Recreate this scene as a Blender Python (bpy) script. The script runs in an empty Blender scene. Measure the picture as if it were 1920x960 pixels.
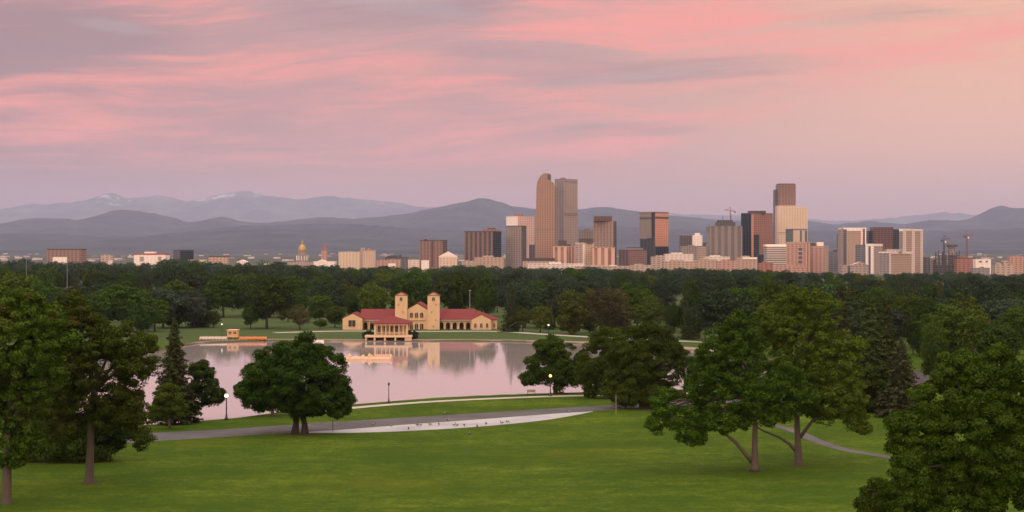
import bpy, math, random
import numpy as np
from mathutils import Vector

# ------------------------------------------------------------------ camera, sky, sun, exposure
SC = bpy.context.scene
COL = SC.collection
R = math.radians
H = 30.0          # eye height above the lawn
F = 3200.0        # focal length in photo pixels (1920 wide)

cam_d = bpy.data.cameras.new("camera")
cam_d.sensor_width = 36.0
cam_d.lens = 36.0 * F / 1920.0
cam_d.clip_start = 0.5
cam_d.clip_end = 120000.0
cam = bpy.data.objects.new("camera", cam_d)
cam.location = (0, 0, H)
cam.rotation_euler = (R(90), 0, 0)
COL.objects.link(cam)
SC.camera = cam

SUN_EL = 11.0
SUN_AZ = 197.0    # degrees clockwise from the view direction: behind the camera, a little left
SKY_GAIN = 1.0

SC.view_settings.view_transform = 'Standard'
SC.view_settings.look = 'None'
SC.view_settings.exposure = 0.0
SC.view_settings.gamma = 1.0
SC.cycles.use_denoising = True
SC.cycles.max_bounces = 6
SC.cycles.diffuse_bounces = 2
SC.cycles.glossy_bounces = 3
SC.cycles.transmission_bounces = 2
SC.cycles.transparent_max_bounces = 4
SC.cycles.volume_bounces = 1
SC.cycles.sample_clamp_indirect = 4.0


class NT:
    """small helper to write node trees"""
    def __init__(self, tree):
        self.t = tree
        self.t.nodes.clear()

    def n(self, typ, **kw):
        node = self.t.nodes.new(typ)
        for k, v in kw.items():
            setattr(node, k, v)
        return node

    def link(self, a, b):
        self.t.links.new(a, b)

    def put(self, sock, v):
        if hasattr(v, 'is_output'):
            self.link(v, sock)
        else:
            if sock.type in ('RGBA',) and len(v) == 3:
                v = (*v, 1)
            sock.default_value = v

    def m(self, op, a, b=0.0, c=0.0, clamp=False):
        node = self.n('ShaderNodeMath', operation=op)
        node.use_clamp = clamp
        self.put(node.inputs[0], a)
        self.put(node.inputs[1], b)
        self.put(node.inputs[2], c)
        return node.outputs[0]

    def step(self, x, lo, hi):
        node = self.n('ShaderNodeMapRange', interpolation_type='SMOOTHSTEP')
        self.put(node.inputs[0], x)
        node.inputs[1].default_value = lo
        node.inputs[2].default_value = hi
        node.inputs[3].default_value = 0
        node.inputs[4].default_value = 1
        return node.outputs[0]

    def mix(self, f, a, b, blend='MIX'):
        node = self.n('ShaderNodeMix', data_type='RGBA', blend_type=blend)
        self.put(node.inputs[0], f)
        self.put(node.inputs[6], a)
        self.put(node.inputs[7], b)
        return node.outputs[2]

    def noise(self, vec, scale, detail=4, rough=0.55, dist=0.0):
        node = self.n('ShaderNodeTexNoise')
        if vec is not None:
            self.link(vec, node.inputs['Vector'])
        node.inputs['Scale'].default_value = scale
        node.inputs['Detail'].default_value = detail
        node.inputs['Roughness'].default_value = rough
        node.inputs['Distortion'].default_value = dist
        return node.outputs[0]

    def xyz(self, x, y, z=0.0):
        node = self.n('ShaderNodeCombineXYZ')
        self.put(node.inputs[0], x)
        self.put(node.inputs[1], y)
        self.put(node.inputs[2], z)
        return node.outputs[0]


def build_world():
    w = bpy.data.worlds.new("World")
    SC.world = w
    w.use_nodes = True
    t = NT(w.node_tree)
    tc = t.n('ShaderNodeTexCoord').outputs['Generated']
    sep = t.n('ShaderNodeSeparateXYZ')
    t.link(tc, sep.inputs[0])
    x, y, z = sep.outputs
    az = t.m('ARCTAN2', x, y)
    el = t.m('ARCSINE', z)
    s = t.m('MULTIPLY', az, 3.3333)     # -1..1 over the view ahead
    v = t.m('MULTIPLY', el, 6.6667)     # 0..1 over the view ahead

    # clear twilight base, by height, warmer to the north (right)
    cr = t.n('ShaderNodeValToRGB')
    e = cr.color_ramp.elements
    e[0].position = 0.0
    e[0].color = (.565, .265, .235, 1)
    e[1].position = 1.0
    e[1].color = (.66, .38, .37, 1)
    for p, c in ((.22, (.66, .31, .265, 1)), (.42, (.74, .355, .31, 1)), (.7, (.69, .35, .325, 1))):
        k = e.new(p)
        k.color = c
    t.link(v, cr.inputs[0])
    base = cr.outputs[0]
    right = t.step(s, -.15, .95)
    lift = t.step(v, .05, .5)
    base = t.mix(t.m('MULTIPLY', right, lift), base, (1.08, .56, .37))
    left = t.step(s, -.25, -1.15)
    base = t.mix(t.m('MULTIPLY', left, .7), base, (.40, .215, .235))

    # warped streak coordinates (thin sheets seen edge-on), running slightly uphill to the right
    tilt = t.m('SUBTRACT', v, t.m('MULTIPLY', s, .13))
    wv = t.xyz(t.m('MULTIPLY', s, 1.3), t.m('MULTIPLY', tilt, 2.6), 3.7)
    warp = t.m('MULTIPLY', t.m('SUBTRACT', t.noise(wv, 1.0, 2), .5), .26)
    tw = t.m('ADD', tilt, warp)
    streak = t.noise(t.xyz(t.m('MULTIPLY', s, 1.15), t.m('MULTIPLY', tw, 8.0), 1.3), 1.0, 8, .62)
    fine = t.noise(t.xyz(t.m('MULTIPLY', s, 3.2), t.m('MULTIPLY', tw, 24.0), 8.1), 1.0, 7, .66)
    broad = t.noise(t.xyz(t.m('MULTIPLY', s, .8), t.m('MULTIPLY', tw, 1.7), 5.5), 1.0, 4, .5)
    mott = t.noise(t.xyz(t.m('MULTIPLY', s, 9.0), t.m('MULTIPLY', tw, 22.0), 2.2), 1.0, 5, .6)

    def blob(s0, v0, rs, rv, rot=0.0):
        ds = t.m('SUBTRACT', s, s0)
        dv = t.m('SUBTRACT', v, v0)
        dv = t.m('SUBTRACT', dv, t.m('MULTIPLY', ds, rot))
        dv = t.m('ADD', dv, t.m('MULTIPLY', warp, .35))
        q = t.m('ADD', t.m('POWER', t.m('ABSOLUTE', t.m('DIVIDE', ds, rs)), 2.0),
                t.m('POWER', t.m('ABSOLUTE', t.m('DIVIDE', dv, rv)), 2.0))
        return t.step(q, 1.0, 0.0)

    def total(items):
        out = None
        for w_, b in items:
            q = t.m('MULTIPLY', b, w_)
            out = q if out is None else t.m('ADD', out, q)
        return out

    # where the lit pink sheets gather, and where the unlit grey ones do
    pinks = total([(.55, blob(.22, .93, .42, .22, .05)), (.42, blob(.75, .80, .55, .13, .22)),
                   (.36, blob(-.45, .68, .55, .16, .05)), (.30, blob(-.95, .55, .35, .16)),
                   (.40, blob(.05, .66, .50, .09, .10)), (.30, blob(-.70, .97, .32, .12, -.1)),
                   (.34, blob(.33, .50, .30, .10, .42)), (.18, blob(-.75, .45, .4, .10))])
    greys = total([(1.0, blob(-.97, .80, .40, .20, .18)), (.55, blob(-.22, .93, .32, .13, .0)),
                   (.70, blob(.18, .48, .30, .055, .12)), (.45, blob(.35, .73, .5, .06, .10)),
                   (.18, blob(.70, .93, .35, .05, .18)), (.35, blob(-.5, .52, .35, .06, .05)),
                   (.35, blob(-.55, .42, .25, .03, .0)), (.4, blob(.02, .79, .3, .05, -.03))])
    wedge = blob(.85, .42, .72, .27, .10)
    far_up = t.step(v, 1.1, 2.2)
    pk = t.m('ADD', t.m('MULTIPLY', t.m('SUBTRACT', streak, .47), 3.0), t.m('MULTIPLY', t.m('SUBTRACT', fine, .5), 1.7))
    pk = t.m('ADD', pk, t.m('MULTIPLY', t.m('SUBTRACT', mott, .5), .8))
    pk = t.m('ADD', pk, t.m('ADD', t.m('MULTIPLY', pinks, 1.05), .10))
    pk = t.m('SUBTRACT', pk, t.m('MULTIPLY', greys, .55))
    pk = t.m('SUBTRACT', pk, t.m('MULTIPLY', wedge, .8))
    pk = t.m('MULTIPLY', t.step(pk, -.05, 1.15), t.step(v, .18, .48))
    gy = t.m('ADD', t.m('MULTIPLY', t.m('SUBTRACT', .52, streak), 1.7), t.m('MULTIPLY', t.m('SUBTRACT', .5, broad), 1.3))
    gy = t.m('ADD', gy, t.m('MULTIPLY', t.m('SUBTRACT', fine, .5), 1.3))
    gy = t.m('ADD', gy, greys)
    gy = t.m('SUBTRACT', gy, t.m('MULTIPLY', wedge, .9))
    gy = t.m('MULTIPLY', t.step(gy, .0, 1.0), t.step(v, .12, .34))
    col = t.mix(t.m('MULTIPLY', gy, .78), base, (.42, .25, .27))
    col = t.mix(t.m('MULTIPLY', pk, .93), col, (1.20, .395, .315))
    gap = t.m('ADD', blob(-.22, .96, .20, .055, -.22), blob(-.76, .87, .10, .035, -.2))
    gap = t.m('ADD', gap, t.m('MULTIPLY', blob(.22, .70, .26, .025, .18), .7))
    col = t.mix(t.m('MULTIPLY', gap, .38), col, (.60, .48, .47))

    # overhead and behind the camera, added gain on the unseen sky lifts the foreground
    up = t.step(el, .22, .95)
    col = t.mix(t.m('MULTIPLY', up, .9), col, (.66, .70, .74))
    back = t.m('MULTIPLY', t.step(y, .35, -.75), 1.0)
    col = t.mix(t.m('MULTIPLY', back, .7), col, (.95, .66, .50))
    gain = t.m('ADD', 1.0, t.m('ADD', t.m('MULTIPLY', up, 2.3), t.m('MULTIPLY', back, .6)))
    below = t.step(z, -.03, .0)
    gain = t.m('MULTIPLY', gain, t.m('ADD', t.m('MULTIPLY', below, .8), .2))

    bg1 = t.n('ShaderNodeBackground')
    t.link(col, bg1.inputs[0])
    t.link(t.m('MULTIPLY', gain, SKY_GAIN * .94), bg1.inputs[1])
    sky = t.n('ShaderNodeTexSky', sky_type='NISHITA')
    sky.sun_disc = False
    sky.sun_elevation = R(SUN_EL)
    sky.sun_rotation = R(SUN_AZ)
    sky.air_density = 1.0
    sky.dust_density = 1.5
    bg2 = t.n('ShaderNodeBackground')
    t.link(sky.outputs[0], bg2.inputs[0])
    bg2.inputs[1].default_value = 0.05
    mixs = t.n('ShaderNodeMixShader')
    mixs.inputs[0].default_value = .93     # cloud cover over the blue sky
    t.link(bg2.outputs[0], mixs.inputs[1])
    t.link(bg1.outputs[0], mixs.inputs[2])
    out = t.n('ShaderNodeOutputWorld')
    t.link(mixs.outputs[0], out.inputs[0])
    w.cycles.sampling_method = 'MANUAL'
    w.cycles.sample_map_resolution = 512


build_world()

sun_d = bpy.data.lights.new("sun", 'SUN')
sun_d.energy = 1.0
sun_d.angle = R(12)
sun_d.color = (1.0, .78, .62)
sun = bpy.data.objects.new("sun", sun_d)
sdir = Vector((math.sin(R(SUN_AZ)) * math.cos(R(SUN_EL)), math.cos(R(SUN_AZ)) * math.cos(R(SUN_EL)), math.sin(R(SUN_EL))))
sun.rotation_euler = sdir.to_track_quat('Z', 'Y').to_euler()
sun.location = sdir * 400 + Vector((0, 0, 60))
COL.objects.link(sun)


# ------------------------------------------------------------------ helpers
def X(px, D):
    return (px - 960.0) / F * D


def Z(py, D):
    return H + (480.0 - py) / F * D


def DG(py, h=H):
    return h * F / (py - 480.0)


def G(px, py, h=H):
    D = DG(py, h)
    return (X(px, D), D)


def empty(name, loc, label=None, cat=None, group=None):
    o = bpy.data.objects.new(name, None)
    COL.objects.link(o)
    o.location = loc
    o.empty_display_size = .5
    return tag(o, label, cat, group)


def tag(o, label=None, cat=None, group=None, kind=None):
    if label:
        o['label'] = label
    if cat:
        o['category'] = cat
    if group:
        o['group'] = group
    if kind:
        o['kind'] = kind
    return o


class MB:
    """collects faces, becomes one mesh object; coordinates are world unless an origin is given"""
    def __init__(self):
        self.v, self.f, self.m, self.uv = [], [], [], []

    def face(self, pts, mat=0, uv=None):
        b = len(self.v)
        self.v += [tuple(p) for p in pts]
        self.f.append(list(range(b, b + len(pts))))
        self.m.append(mat)
        self.uv.append(uv if uv else [(p[0] + p[1], p[2]) for p in pts])

    def prism(self, foot, z0, z1, mats=None, top=None, cap=True, bottom=False):
        """foot: counter-clockwise points seen from above; mats: material per side"""
        n = len(foot)
        u = 0.0
        for i in range(n):
            a, b = foot[i], foot[(i + 1) % n]
            L = math.hypot(b[0] - a[0], b[1] - a[1])
            self.face([(a[0], a[1], z0), (b[0], b[1], z0), (b[0], b[1], z1), (a[0], a[1], z1)],
                      (mats[i] if mats else 0), [(u, z0), (u + L, z0), (u + L, z1), (u, z1)])
            u += math.ceil(L / 24.0) * 24.0
        if cap:
            self.face([(p[0], p[1], z1) for p in foot], top if top is not None else 0)
        if bottom:
            self.face([(p[0], p[1], z0) for p in reversed(foot)], 0)

    def box(self, x0, x1, y0, y1, z0, z1, mat=0):
        self.prism([(x0, y0), (x1, y0), (x1, y1), (x0, y1)], z0, z1, [mat] * 4, mat, True, True)

    def extrude_xz(self, pts, y0, y1, mat=0):
        """outline in x,z (counter-clockwise seen from -y) pushed from y0 (front) to y1"""
        self.face([(p[0], y0, p[1]) for p in pts], mat, [(p[0], p[1]) for p in pts])
        self.face([(p[0], y1, p[1]) for p in reversed(pts)], mat, [(p[0], p[1]) for p in reversed(pts)])
        n = len(pts)
        for i in range(n):
            a, b = pts[i], pts[(i + 1) % n]
            self.face([(b[0], y0, b[1]), (a[0], y0, a[1]), (a[0], y1, a[1]), (b[0], y1, b[1])], mat,
                      [(y0, b[1]), (y0, a[1]), (y1, a[1]), (y1, b[1])])

    def tube(self, pts, radii, sides=8, mat=0, cap=True):
        pts = [Vector(p) for p in pts]
        rings = []
        for i, p in enumerate(pts):
            d = (pts[min(i + 1, len(pts) - 1)] - pts[max(i - 1, 0)]).normalized()
            a = d.cross(Vector((0, 1, 0)) if abs(d.y) < .9 else Vector((1, 0, 0))).normalized()
            b = d.cross(a)
            rings.append([p + (a * math.cos(2 * math.pi * k / sides) + b * math.sin(2 * math.pi * k / sides)) * radii[i]
                          for k in range(sides)])
        base = len(self.v)
        for r in rings:
            self.v += [tuple(q) for q in r]
        for i in range(len(rings) - 1):
            for k in range(sides):
                k2 = (k + 1) % sides
                self.f.append([base + i * sides + k, base + i * sides + k2, base + (i + 1) * sides + k2, base + (i + 1) * sides + k])
                self.m.append(mat)
                self.uv.append([(0, 0)] * 4)
        if cap:
            self.f.append([base + k for k in range(sides)][::-1])
            self.m.append(mat)
            self.uv.append([(0, 0)] * sides)
            self.f.append([base + (len(rings) - 1) * sides + k for k in range(sides)])
            self.m.append(mat)
            self.uv.append([(0, 0)] * sides)

    def lathe(self, cx, cy, prof, sides=16, mat=0):
        """prof: (radius, z) from bottom to top"""
        base = len(self.v)
        for r, z in prof:
            for k in range(sides):
                a = 2 * math.pi * k / sides
                self.v.append((cx + r * math.cos(a), cy + r * math.sin(a), z))
        for i in range(len(prof) - 1):
            for k in range(sides):
                k2 = (k + 1) % sides
                self.f.append([base + i * sides + k, base + i * sides + k2, base + (i + 1) * sides + k2, base + (i + 1) * sides + k])
                self.m.append(mat)
                self.uv.append([(0, 0)] * 4)
        self.f.append([base + k for k in range(sides)][::-1])
        self.f.append([base + (len(prof) - 1) * sides + k for k in range(sides)])
        self.m += [mat, mat]
        self.uv += [[(0, 0)] * sides, [(0, 0)] * sides]

    def build(self, name, mats, parent=None, smooth=False, origin=None):
        """parent: object whose location the mesh is expressed against (its chain of parents included)"""
        me = bpy.data.meshes.new(name)
        off = Vector((0, 0, 0))
        p = parent
        while p is not None:
            off += p.location
            p = p.parent
        if origin is not None:
            off += Vector(origin)
        me.from_pydata([(a - off.x, b - off.y, c - off.z) for a, b, c in self.v], [], self.f)
        for m in (mats if isinstance(mats, (list, tuple)) else [mats]):
            me.materials.append(m)
        me.polygons.foreach_set('material_index', self.m)
        lay = me.uv_layers.new(name='UVMap')
        flat = [c for uv in self.uv for q in uv for c in q]
        lay.data.foreach_set('uv', flat)
        if smooth:
            me.polygons.foreach_set('use_smooth', [True] * len(me.polygons))
        me.update()
        o = bpy.data.objects.new(name, me)
        COL.objects.link(o)
        if parent is not None:
            o.parent = parent
        if origin is not None:
            o.location = origin
        return o


def np_mesh(name, verts, quads, mat, mat_idx=None):
    me = bpy.data.meshes.new(name)
    nv, nf = len(verts), len(quads)
    me.vertices.add(nv)
    me.vertices.foreach_set('co', np.asarray(verts, np.float32).ravel())
    me.loops.add(nf * 4)
    me.loops.foreach_set('vertex_index', np.asarray(quads, np.int32).ravel())
    me.polygons.add(nf)
    me.polygons.foreach_set('loop_start', np.arange(0, nf * 4, 4, dtype=np.int32))
    me.polygons.foreach_set('loop_total', np.full(nf, 4, np.int32))
    for m in (mat if isinstance(mat, (list, tuple)) else [mat]):
        me.materials.append(m)
    if mat_idx is not None:
        me.polygons.foreach_set('material_index', mat_idx)
    me.update()
    me.validate()
    return me


# ------------------------------------------------------------------ materials
def material(name):
    m = bpy.data.materials.new(name)
    m.use_nodes = True
    t = NT(m.node_tree)
    out = t.n('ShaderNodeOutputMaterial')
    return m, t, out


def principled(t, out, color, rough=.7, metallic=0.0, spec=.5, normal=None):
    b = t.n('ShaderNodeBsdfPrincipled')
    t.put(b.inputs['Base Color'], color)
    t.put(b.inputs['Roughness'], rough)
    b.inputs['Metallic'].default_value = metallic
    b.inputs['Specular IOR Level'].default_value = spec
    if normal is not None:
        t.link(normal, b.inputs['Normal'])
    t.link(b.outputs[0], out.inputs[0])
    return b


def plain(name, c, rough=.7, metallic=0.0, var=.12, scale=.6, spec=.4):
    """paint or stone with soft mottling"""
    m, t, out = material(name)
    co = t.n('ShaderNodeTexCoord').outputs['Object']
    n = t.noise(co, scale, 5)
    col = t.mix(n, [k * (1 - var) for k in c], [min(1, k * (1 + var)) for k in c])
    principled(t, out, col, rough, metallic, spec)
    return m


def facade(name, wall, win, floor=3.8, bay=3.4, fh=.52, fw=.62, rough_w=.8, rough_g=.25, metal=0.0, var=.17):
    """wall with a grid of windows; mesh UV is in metres along the wall and up"""
    def soften(c):
        g = sum(c) / 3
        return tuple(k * .72 + g * .28 for k in c)
    wall, win = soften(wall), soften(win)
    bay *= 1.5
    m, t, out = material(name)
    uv = t.n('ShaderNodeUVMap').outputs[0]
    sp = t.n('ShaderNodeSeparateXYZ')
    t.link(uv, sp.inputs[0])
    fu = t.m('FRACT', t.m('DIVIDE', sp.outputs[0], bay))
    fv = t.m('FRACT', t.m('DIVIDE', sp.outputs[1], floor))
    mu = t.m('MULTIPLY', t.m('GREATER_THAN', fu, (1 - fw) / 2), t.m('LESS_THAN', fu, (1 + fw) / 2))
    mv = t.m('MULTIPLY', t.m('GREATER_THAN', fv, (1 - fh) / 2), t.m('LESS_THAN', fv, (1 + fh) / 2))
    mask = t.m('MULTIPLY', mu, mv)
    cell = t.n('ShaderNodeTexWhiteNoise', noise_dimensions='2D')
    t.link(t.xyz(t.m('FLOOR', t.m('DIVIDE', sp.outputs[0], bay)), t.m('FLOOR', t.m('DIVIDE', sp.outputs[1], floor))), cell.inputs[0])
    g = t.mix(t.m('MULTIPLY', cell.outputs[0], .55), win, [.5 * a + .5 * b for a, b in zip(win, wall)])
    n = t.noise(t.xyz(t.m('MULTIPLY', sp.outputs[0], .05), t.m('MULTIPLY', sp.outputs[1], .02)), 1.0, 4)
    w = t.mix(n, [k * (1 - var) for k in wall], [min(1, k * (1 + var)) for k in wall])
    col = t.mix(mask, w, g)
    ro = t.m('ADD', t.m('MULTIPLY', mask, rough_g - rough_w), rough_w)
    b = principled(t, out, col, ro, 0.0, .4)
    if metal:
        t.link(t.m('MULTIPLY', mask, metal), b.inputs['Metallic'])
    return m


def leaf_mat(name, dark, light, brown=None):
    m, t, out = material(name)
    geo = t.n('ShaderNodeNewGeometry')
    oi = t.n('ShaderNodeObjectInfo')
    co = t.n('ShaderNodeTexCoord').outputs['Object']
    n = t.noise(co, .35, 3)
    f = t.m('ADD', t.m('MULTIPLY', geo.outputs['Random Per Island'], .6), t.m('MULTIPLY', n, .5))
    col = t.mix(t.m('SUBTRACT', f, .05, clamp=True), dark, light)
    if brown:
        bn = t.step(t.noise(co, .22, 2), .5, .68)
        col = t.mix(t.m('MULTIPLY', bn, .45), col, brown)
    pos = t.n('ShaderNodeNewGeometry').outputs['Position']
    pv = t.step(t.noise(pos, .028, 3, .6), .3, .7)
    hsv = t.n('ShaderNodeHueSaturation')
    t.link(t.m('ADD', .485, t.m('MULTIPLY', oi.outputs['Random'], .035)), hsv.inputs['Hue'])
    hsv.inputs['Saturation'].default_value = 1.0
    t.link(t.m('MULTIPLY', t.m('ADD', .84, t.m('MULTIPLY', oi.outputs['Random'], .4)), t.m('ADD', .74, t.m('MULTIPLY', pv, .56))), hsv.inputs['Value'])
    t.link(col, hsv.inputs['Color'])
    dif = t.n('ShaderNodeBsdfDiffuse')
    t.link(hsv.outputs[0], dif.inputs[0])
    tr = t.n('ShaderNodeBsdfTranslucent')
    t.link(hsv.outputs[0], tr.inputs[0])
    gl = t.n('ShaderNodeBsdfGlossy')
    gl.inputs['Roughness'].default_value = .5
    gl.inputs[0].default_value = (.9, .95, .8, 1)
    mx = t.n('ShaderNodeMixShader')
    mx.inputs[0].default_value = .13
    t.link(dif.outputs[0], mx.inputs[1])
    t.link(tr.outputs[0], mx.inputs[2])
    mx2 = t.n('ShaderNodeMixShader')
    mx2.inputs[0].default_value = .008
    t.link(mx.outputs[0], mx2.inputs[1])
    t.link(gl.outputs[0], mx2.inputs[2])
    t.link(mx2.outputs[0], out.inputs[0])
    return m


def bark_mat(name, c):
    m, t, out = material(name)
    co = t.n('ShaderNodeTexCoord').outputs['Object']
    mp = t.n('ShaderNodeMapping')
    mp.inputs['Scale'].default_value = (5, 5, .8)
    t.link(co, mp.inputs[0])
    n = t.noise(mp.outputs[0], 1.5, 5, .65)
    col = t.mix(n, [k * .55 for k in c], [k * 1.35 for k in c])
    bp = t.n('ShaderNodeBump')
    bp.inputs['Strength'].default_value = .6
    t.link(n, bp.inputs['Height'])
    principled(t, out, col, .9, normal=bp.outputs[0])
    return m


M = {}
M['leaf_dark'] = leaf_mat('leaf_dark', (.007, .018, .001), (.044, .076, .005))
M['leaf_mid'] = leaf_mat('leaf_mid', (.010, .025, .001), (.062, .102, .006))
M['leaf_maple'] = leaf_mat('leaf_maple', (.006, .017, .001), (.062, .100, .005))
M['leaf_olive'] = leaf_mat('leaf_olive', (.018, .031, .001), (.086, .110, .009))
M['leaf_bronze'] = leaf_mat('leaf_bronze', (.010, .025, .001), (.058, .094, .006), (.068, .056, .010))
M['leaf_russet'] = leaf_mat('leaf_russet', (.028, .030, .008), (.084, .076, .026))
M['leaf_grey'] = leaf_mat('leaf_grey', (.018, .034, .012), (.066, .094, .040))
M['needle'] = leaf_mat('needle', (.014, .024, .005), (.064, .076, .022))
M['needle_brown'] = leaf_mat('needle_brown', (.018, .023, .008), (.066, .070, .032))
M['leaf_wood'] = leaf_mat('leaf_wood', (.008, .017, .007), (.040, .062, .026))  # bluer, duller forest leaves: distance haze put into the colour
M['leaf_mist'] = leaf_mat('leaf_mist', (.014, .026, .015), (.052, .074, .044))  # paler, bluish leaves with morning mist put into their colour
M['bark'] = bark_mat('bark', (.075, .060, .046))
M['bark_dark'] = bark_mat('bark_dark', (.042, .034, .028))


def ground_material():
    m, t, out = material('park_ground')
    pos = t.n('ShaderNodeNewGeometry').outputs['Position']
    sp = t.n('ShaderNodeSeparateXYZ')
    t.link(pos, sp.inputs[0])
    x, y, z = sp.outputs
    # mown lawn: long soft bands across the slope, patches, fine blades
    band = t.noise(t.xyz(t.m('ADD', t.m('MULTIPLY', x, .026), t.m('MULTIPLY', y, .012)), t.m('MULTIPLY', y, .085), 0.0), 1.0, 4, .6)
    patch = t.noise(pos, .045, 4, .6)
    blade = t.noise(pos, 1.7, 5, .7)
    fleck = t.noise(pos, .38, 4, .65)
    f = t.m('ADD', t.m('MULTIPLY', band, .28), t.m('MULTIPLY', patch, .48))
    f = t.m('ADD', f, t.m('MULTIPLY', t.m('SUBTRACT', blade, .5), .6))
    f = t.m('ADD', f, t.m('MULTIPLY', t.m('SUBTRACT', fleck, .5), .45))
    lawn = t.mix(t.step(f, .28, .70), (.034, .067, .005), (.112, .147, .012))
    dry = t.step(t.noise(pos, .03, 3), .55, .75)
    lawn = t.mix(t.m('MULTIPLY', dry, .3), lawn, (.12, .115, .006))
    far = t.mix(t.noise(pos, .02, 4), (.035, .060, .018), (.075, .100, .034))
    col = t.mix(t.step(y, 520, 640), lawn, far)
    city = t.mix(t.noise(pos, .004, 6, .7), (.035, .045, .028), (.12, .11, .09))
    col = t.mix(t.step(y, 1500, 2600), col, city)
    plain_ = t.mix(t.noise(t.xyz(t.m('MULTIPLY', x, .0006), t.m('MULTIPLY', y, .0004)), 1.0, 6, .65), (.03, .04, .03), (.09, .085, .065))
    col = t.mix(t.step(y, 5000, 9000), col, plain_)
    mud = t.step(z, -.12, -.40)
    col = t.mix(mud, col, (.075, .058, .04))
    bp = t.n('ShaderNodeBump')
    bp.inputs['Strength'].default_value = .5
    bp.inputs['Distance'].default_value = .15
    t.link(blade, bp.inputs['Height'])
    principled(t, out, col, .95, spec=.03, normal=bp.outputs[0])
    return m


def paving(name, a, b, scale=.25, rough=.85):
    m, t, out = material(name)
    pos = t.n('ShaderNodeNewGeometry').outputs['Position']
    n = t.noise(pos, scale, 6, .65)
    n2 = t.noise(pos, 6.0, 3)
    f = t.m('ADD', t.m('MULTIPLY', n, .8), t.m('MULTIPLY', n2, .25))
    principled(t, out, t.mix(t.step(f, .3, .75), a, b), rough, spec=.05)
    return m


def water_material():
    m, t, out = material('lake_water')
    pos = t.n('ShaderNodeNewGeometry').outputs['Position']
    sp = t.n('ShaderNodeSeparateXYZ')
    t.link(pos, sp.inputs[0])
    rip = t.noise(t.xyz(t.m('MULTIPLY', sp.outputs[0], .35), t.m('MULTIPLY', sp.outputs[1], .8)), 1.0, 3, .5)
    calm = t.noise(t.xyz(t.m('MULTIPLY', sp.outputs[0], .010), t.m('MULTIPLY', sp.outputs[1], .028)), 1.0, 4, .6)
    bp = t.n('ShaderNodeBump')
    bp.inputs['Strength'].default_value = .06
    bp.inputs['Distance'].default_value = .12
    t.link(rip, bp.inputs['Height'])
    b = principled(t, out, (.38, .33, .31), .03, spec=.5, normal=bp.outputs[0])
    t.link(t.m('ADD', .02, t.m('MULTIPLY', t.step(calm, .45, .7), .05)), b.inputs['Roughness'])
    b.inputs['IOR'].default_value = 2.0
    return m


def hill_material(name, a, b, snow=None, scale=.0012):
    m, t, out = material(name)
    pos = t.n('ShaderNodeNewGeometry').outputs['Position']
    n = t.noise(pos, scale, 8, .65)
    col = t.mix(t.step(n, .35, .7), a, b)
    if snow:
        sp = t.n('ShaderNodeSeparateXYZ')
        t.link(pos, sp.inputs[0])
        n2 = t.noise(pos, scale * 1.1, 6, .7)
        hgt = t.m('ADD', sp.outputs[2], t.m('MULTIPLY', t.m('SUBTRACT', n2, .5), 3600.0))
        col = t.mix(t.step(hgt, snow, snow + 260.0), col, (.34, .31, .32))  # snow dulled, haze put into its colour
    principled(t, out, col, .95, spec=.1)
    return m


def glow(name, c, strength):
    m, t, out = material(name)
    e = t.n('ShaderNodeEmission')
    e.inputs[0].default_value = (*c, 1)
    e.inputs[1].default_value = strength
    t.link(e.outputs[0], out.inputs[0])
    return m


# ------------------------------------------------------------------ ground, lake, roads
LK = H + .5
shore_px = [(60, 760), (90, 700), (200, 668), (290, 660), (340, 650), (380, 644), (500, 640), (640, 640.5), (800, 640.5),
            (930, 641), (1000, 642.5), (1100, 646), (1200, 651), (1300, 659), (1400, 668), (1475, 682), (1480, 705), (1430, 723),
            (1300, 731), (1200, 734), (1100, 736.5), (1000, 739.5), (900, 743), (820, 747), (740, 752.5), (660, 759.5),
            (560, 768), (500, 776), (420, 787), (350, 792.5), (280, 798), (180, 801), (90, 795)]
lake = np.array([G(px, py, LK) for px, py in shore_px])


def sdist(P, poly):
    """signed distance to a closed polygon, positive inside"""
    d = np.full(len(P), 1e18)
    inside = np.zeros(len(P), bool)
    n = len(poly)
    for i in range(n):
        a, b = poly[i], poly[(i + 1) % n]
        ab = b - a
        tt = np.clip(((P - a) @ ab) / (ab @ ab), 0, 1)
        q = a + tt[:, None] * ab
        d = np.minimum(d, ((P - q) ** 2).sum(1))
        c = (a[1] > P[:, 1]) != (b[1] > P[:, 1])
        xs = a[0] + (P[:, 1] - a[1]) / (b[1] - a[1] + 1e-12) * ab[0]
        inside ^= c & (P[:, 0] < xs)
    d = np.sqrt(d)
    return np.where(inside, d, -d)


def ground_z(x, y):
    z = np.zeros_like(y)
    z = np.where(y < 185, 26.0 * np.clip((185 - y) / 185, 0, 1.0), z)
    z = np.where((y < 215) & (y > 150), 26.0 / 185 * np.clip((215 - y), 0, 65) ** 2 / 130.0, z)
    z = np.where(y > 5000, np.clip((y - 5000) / 16000, 0, 2.0) * 75.0, z)
    return z


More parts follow.
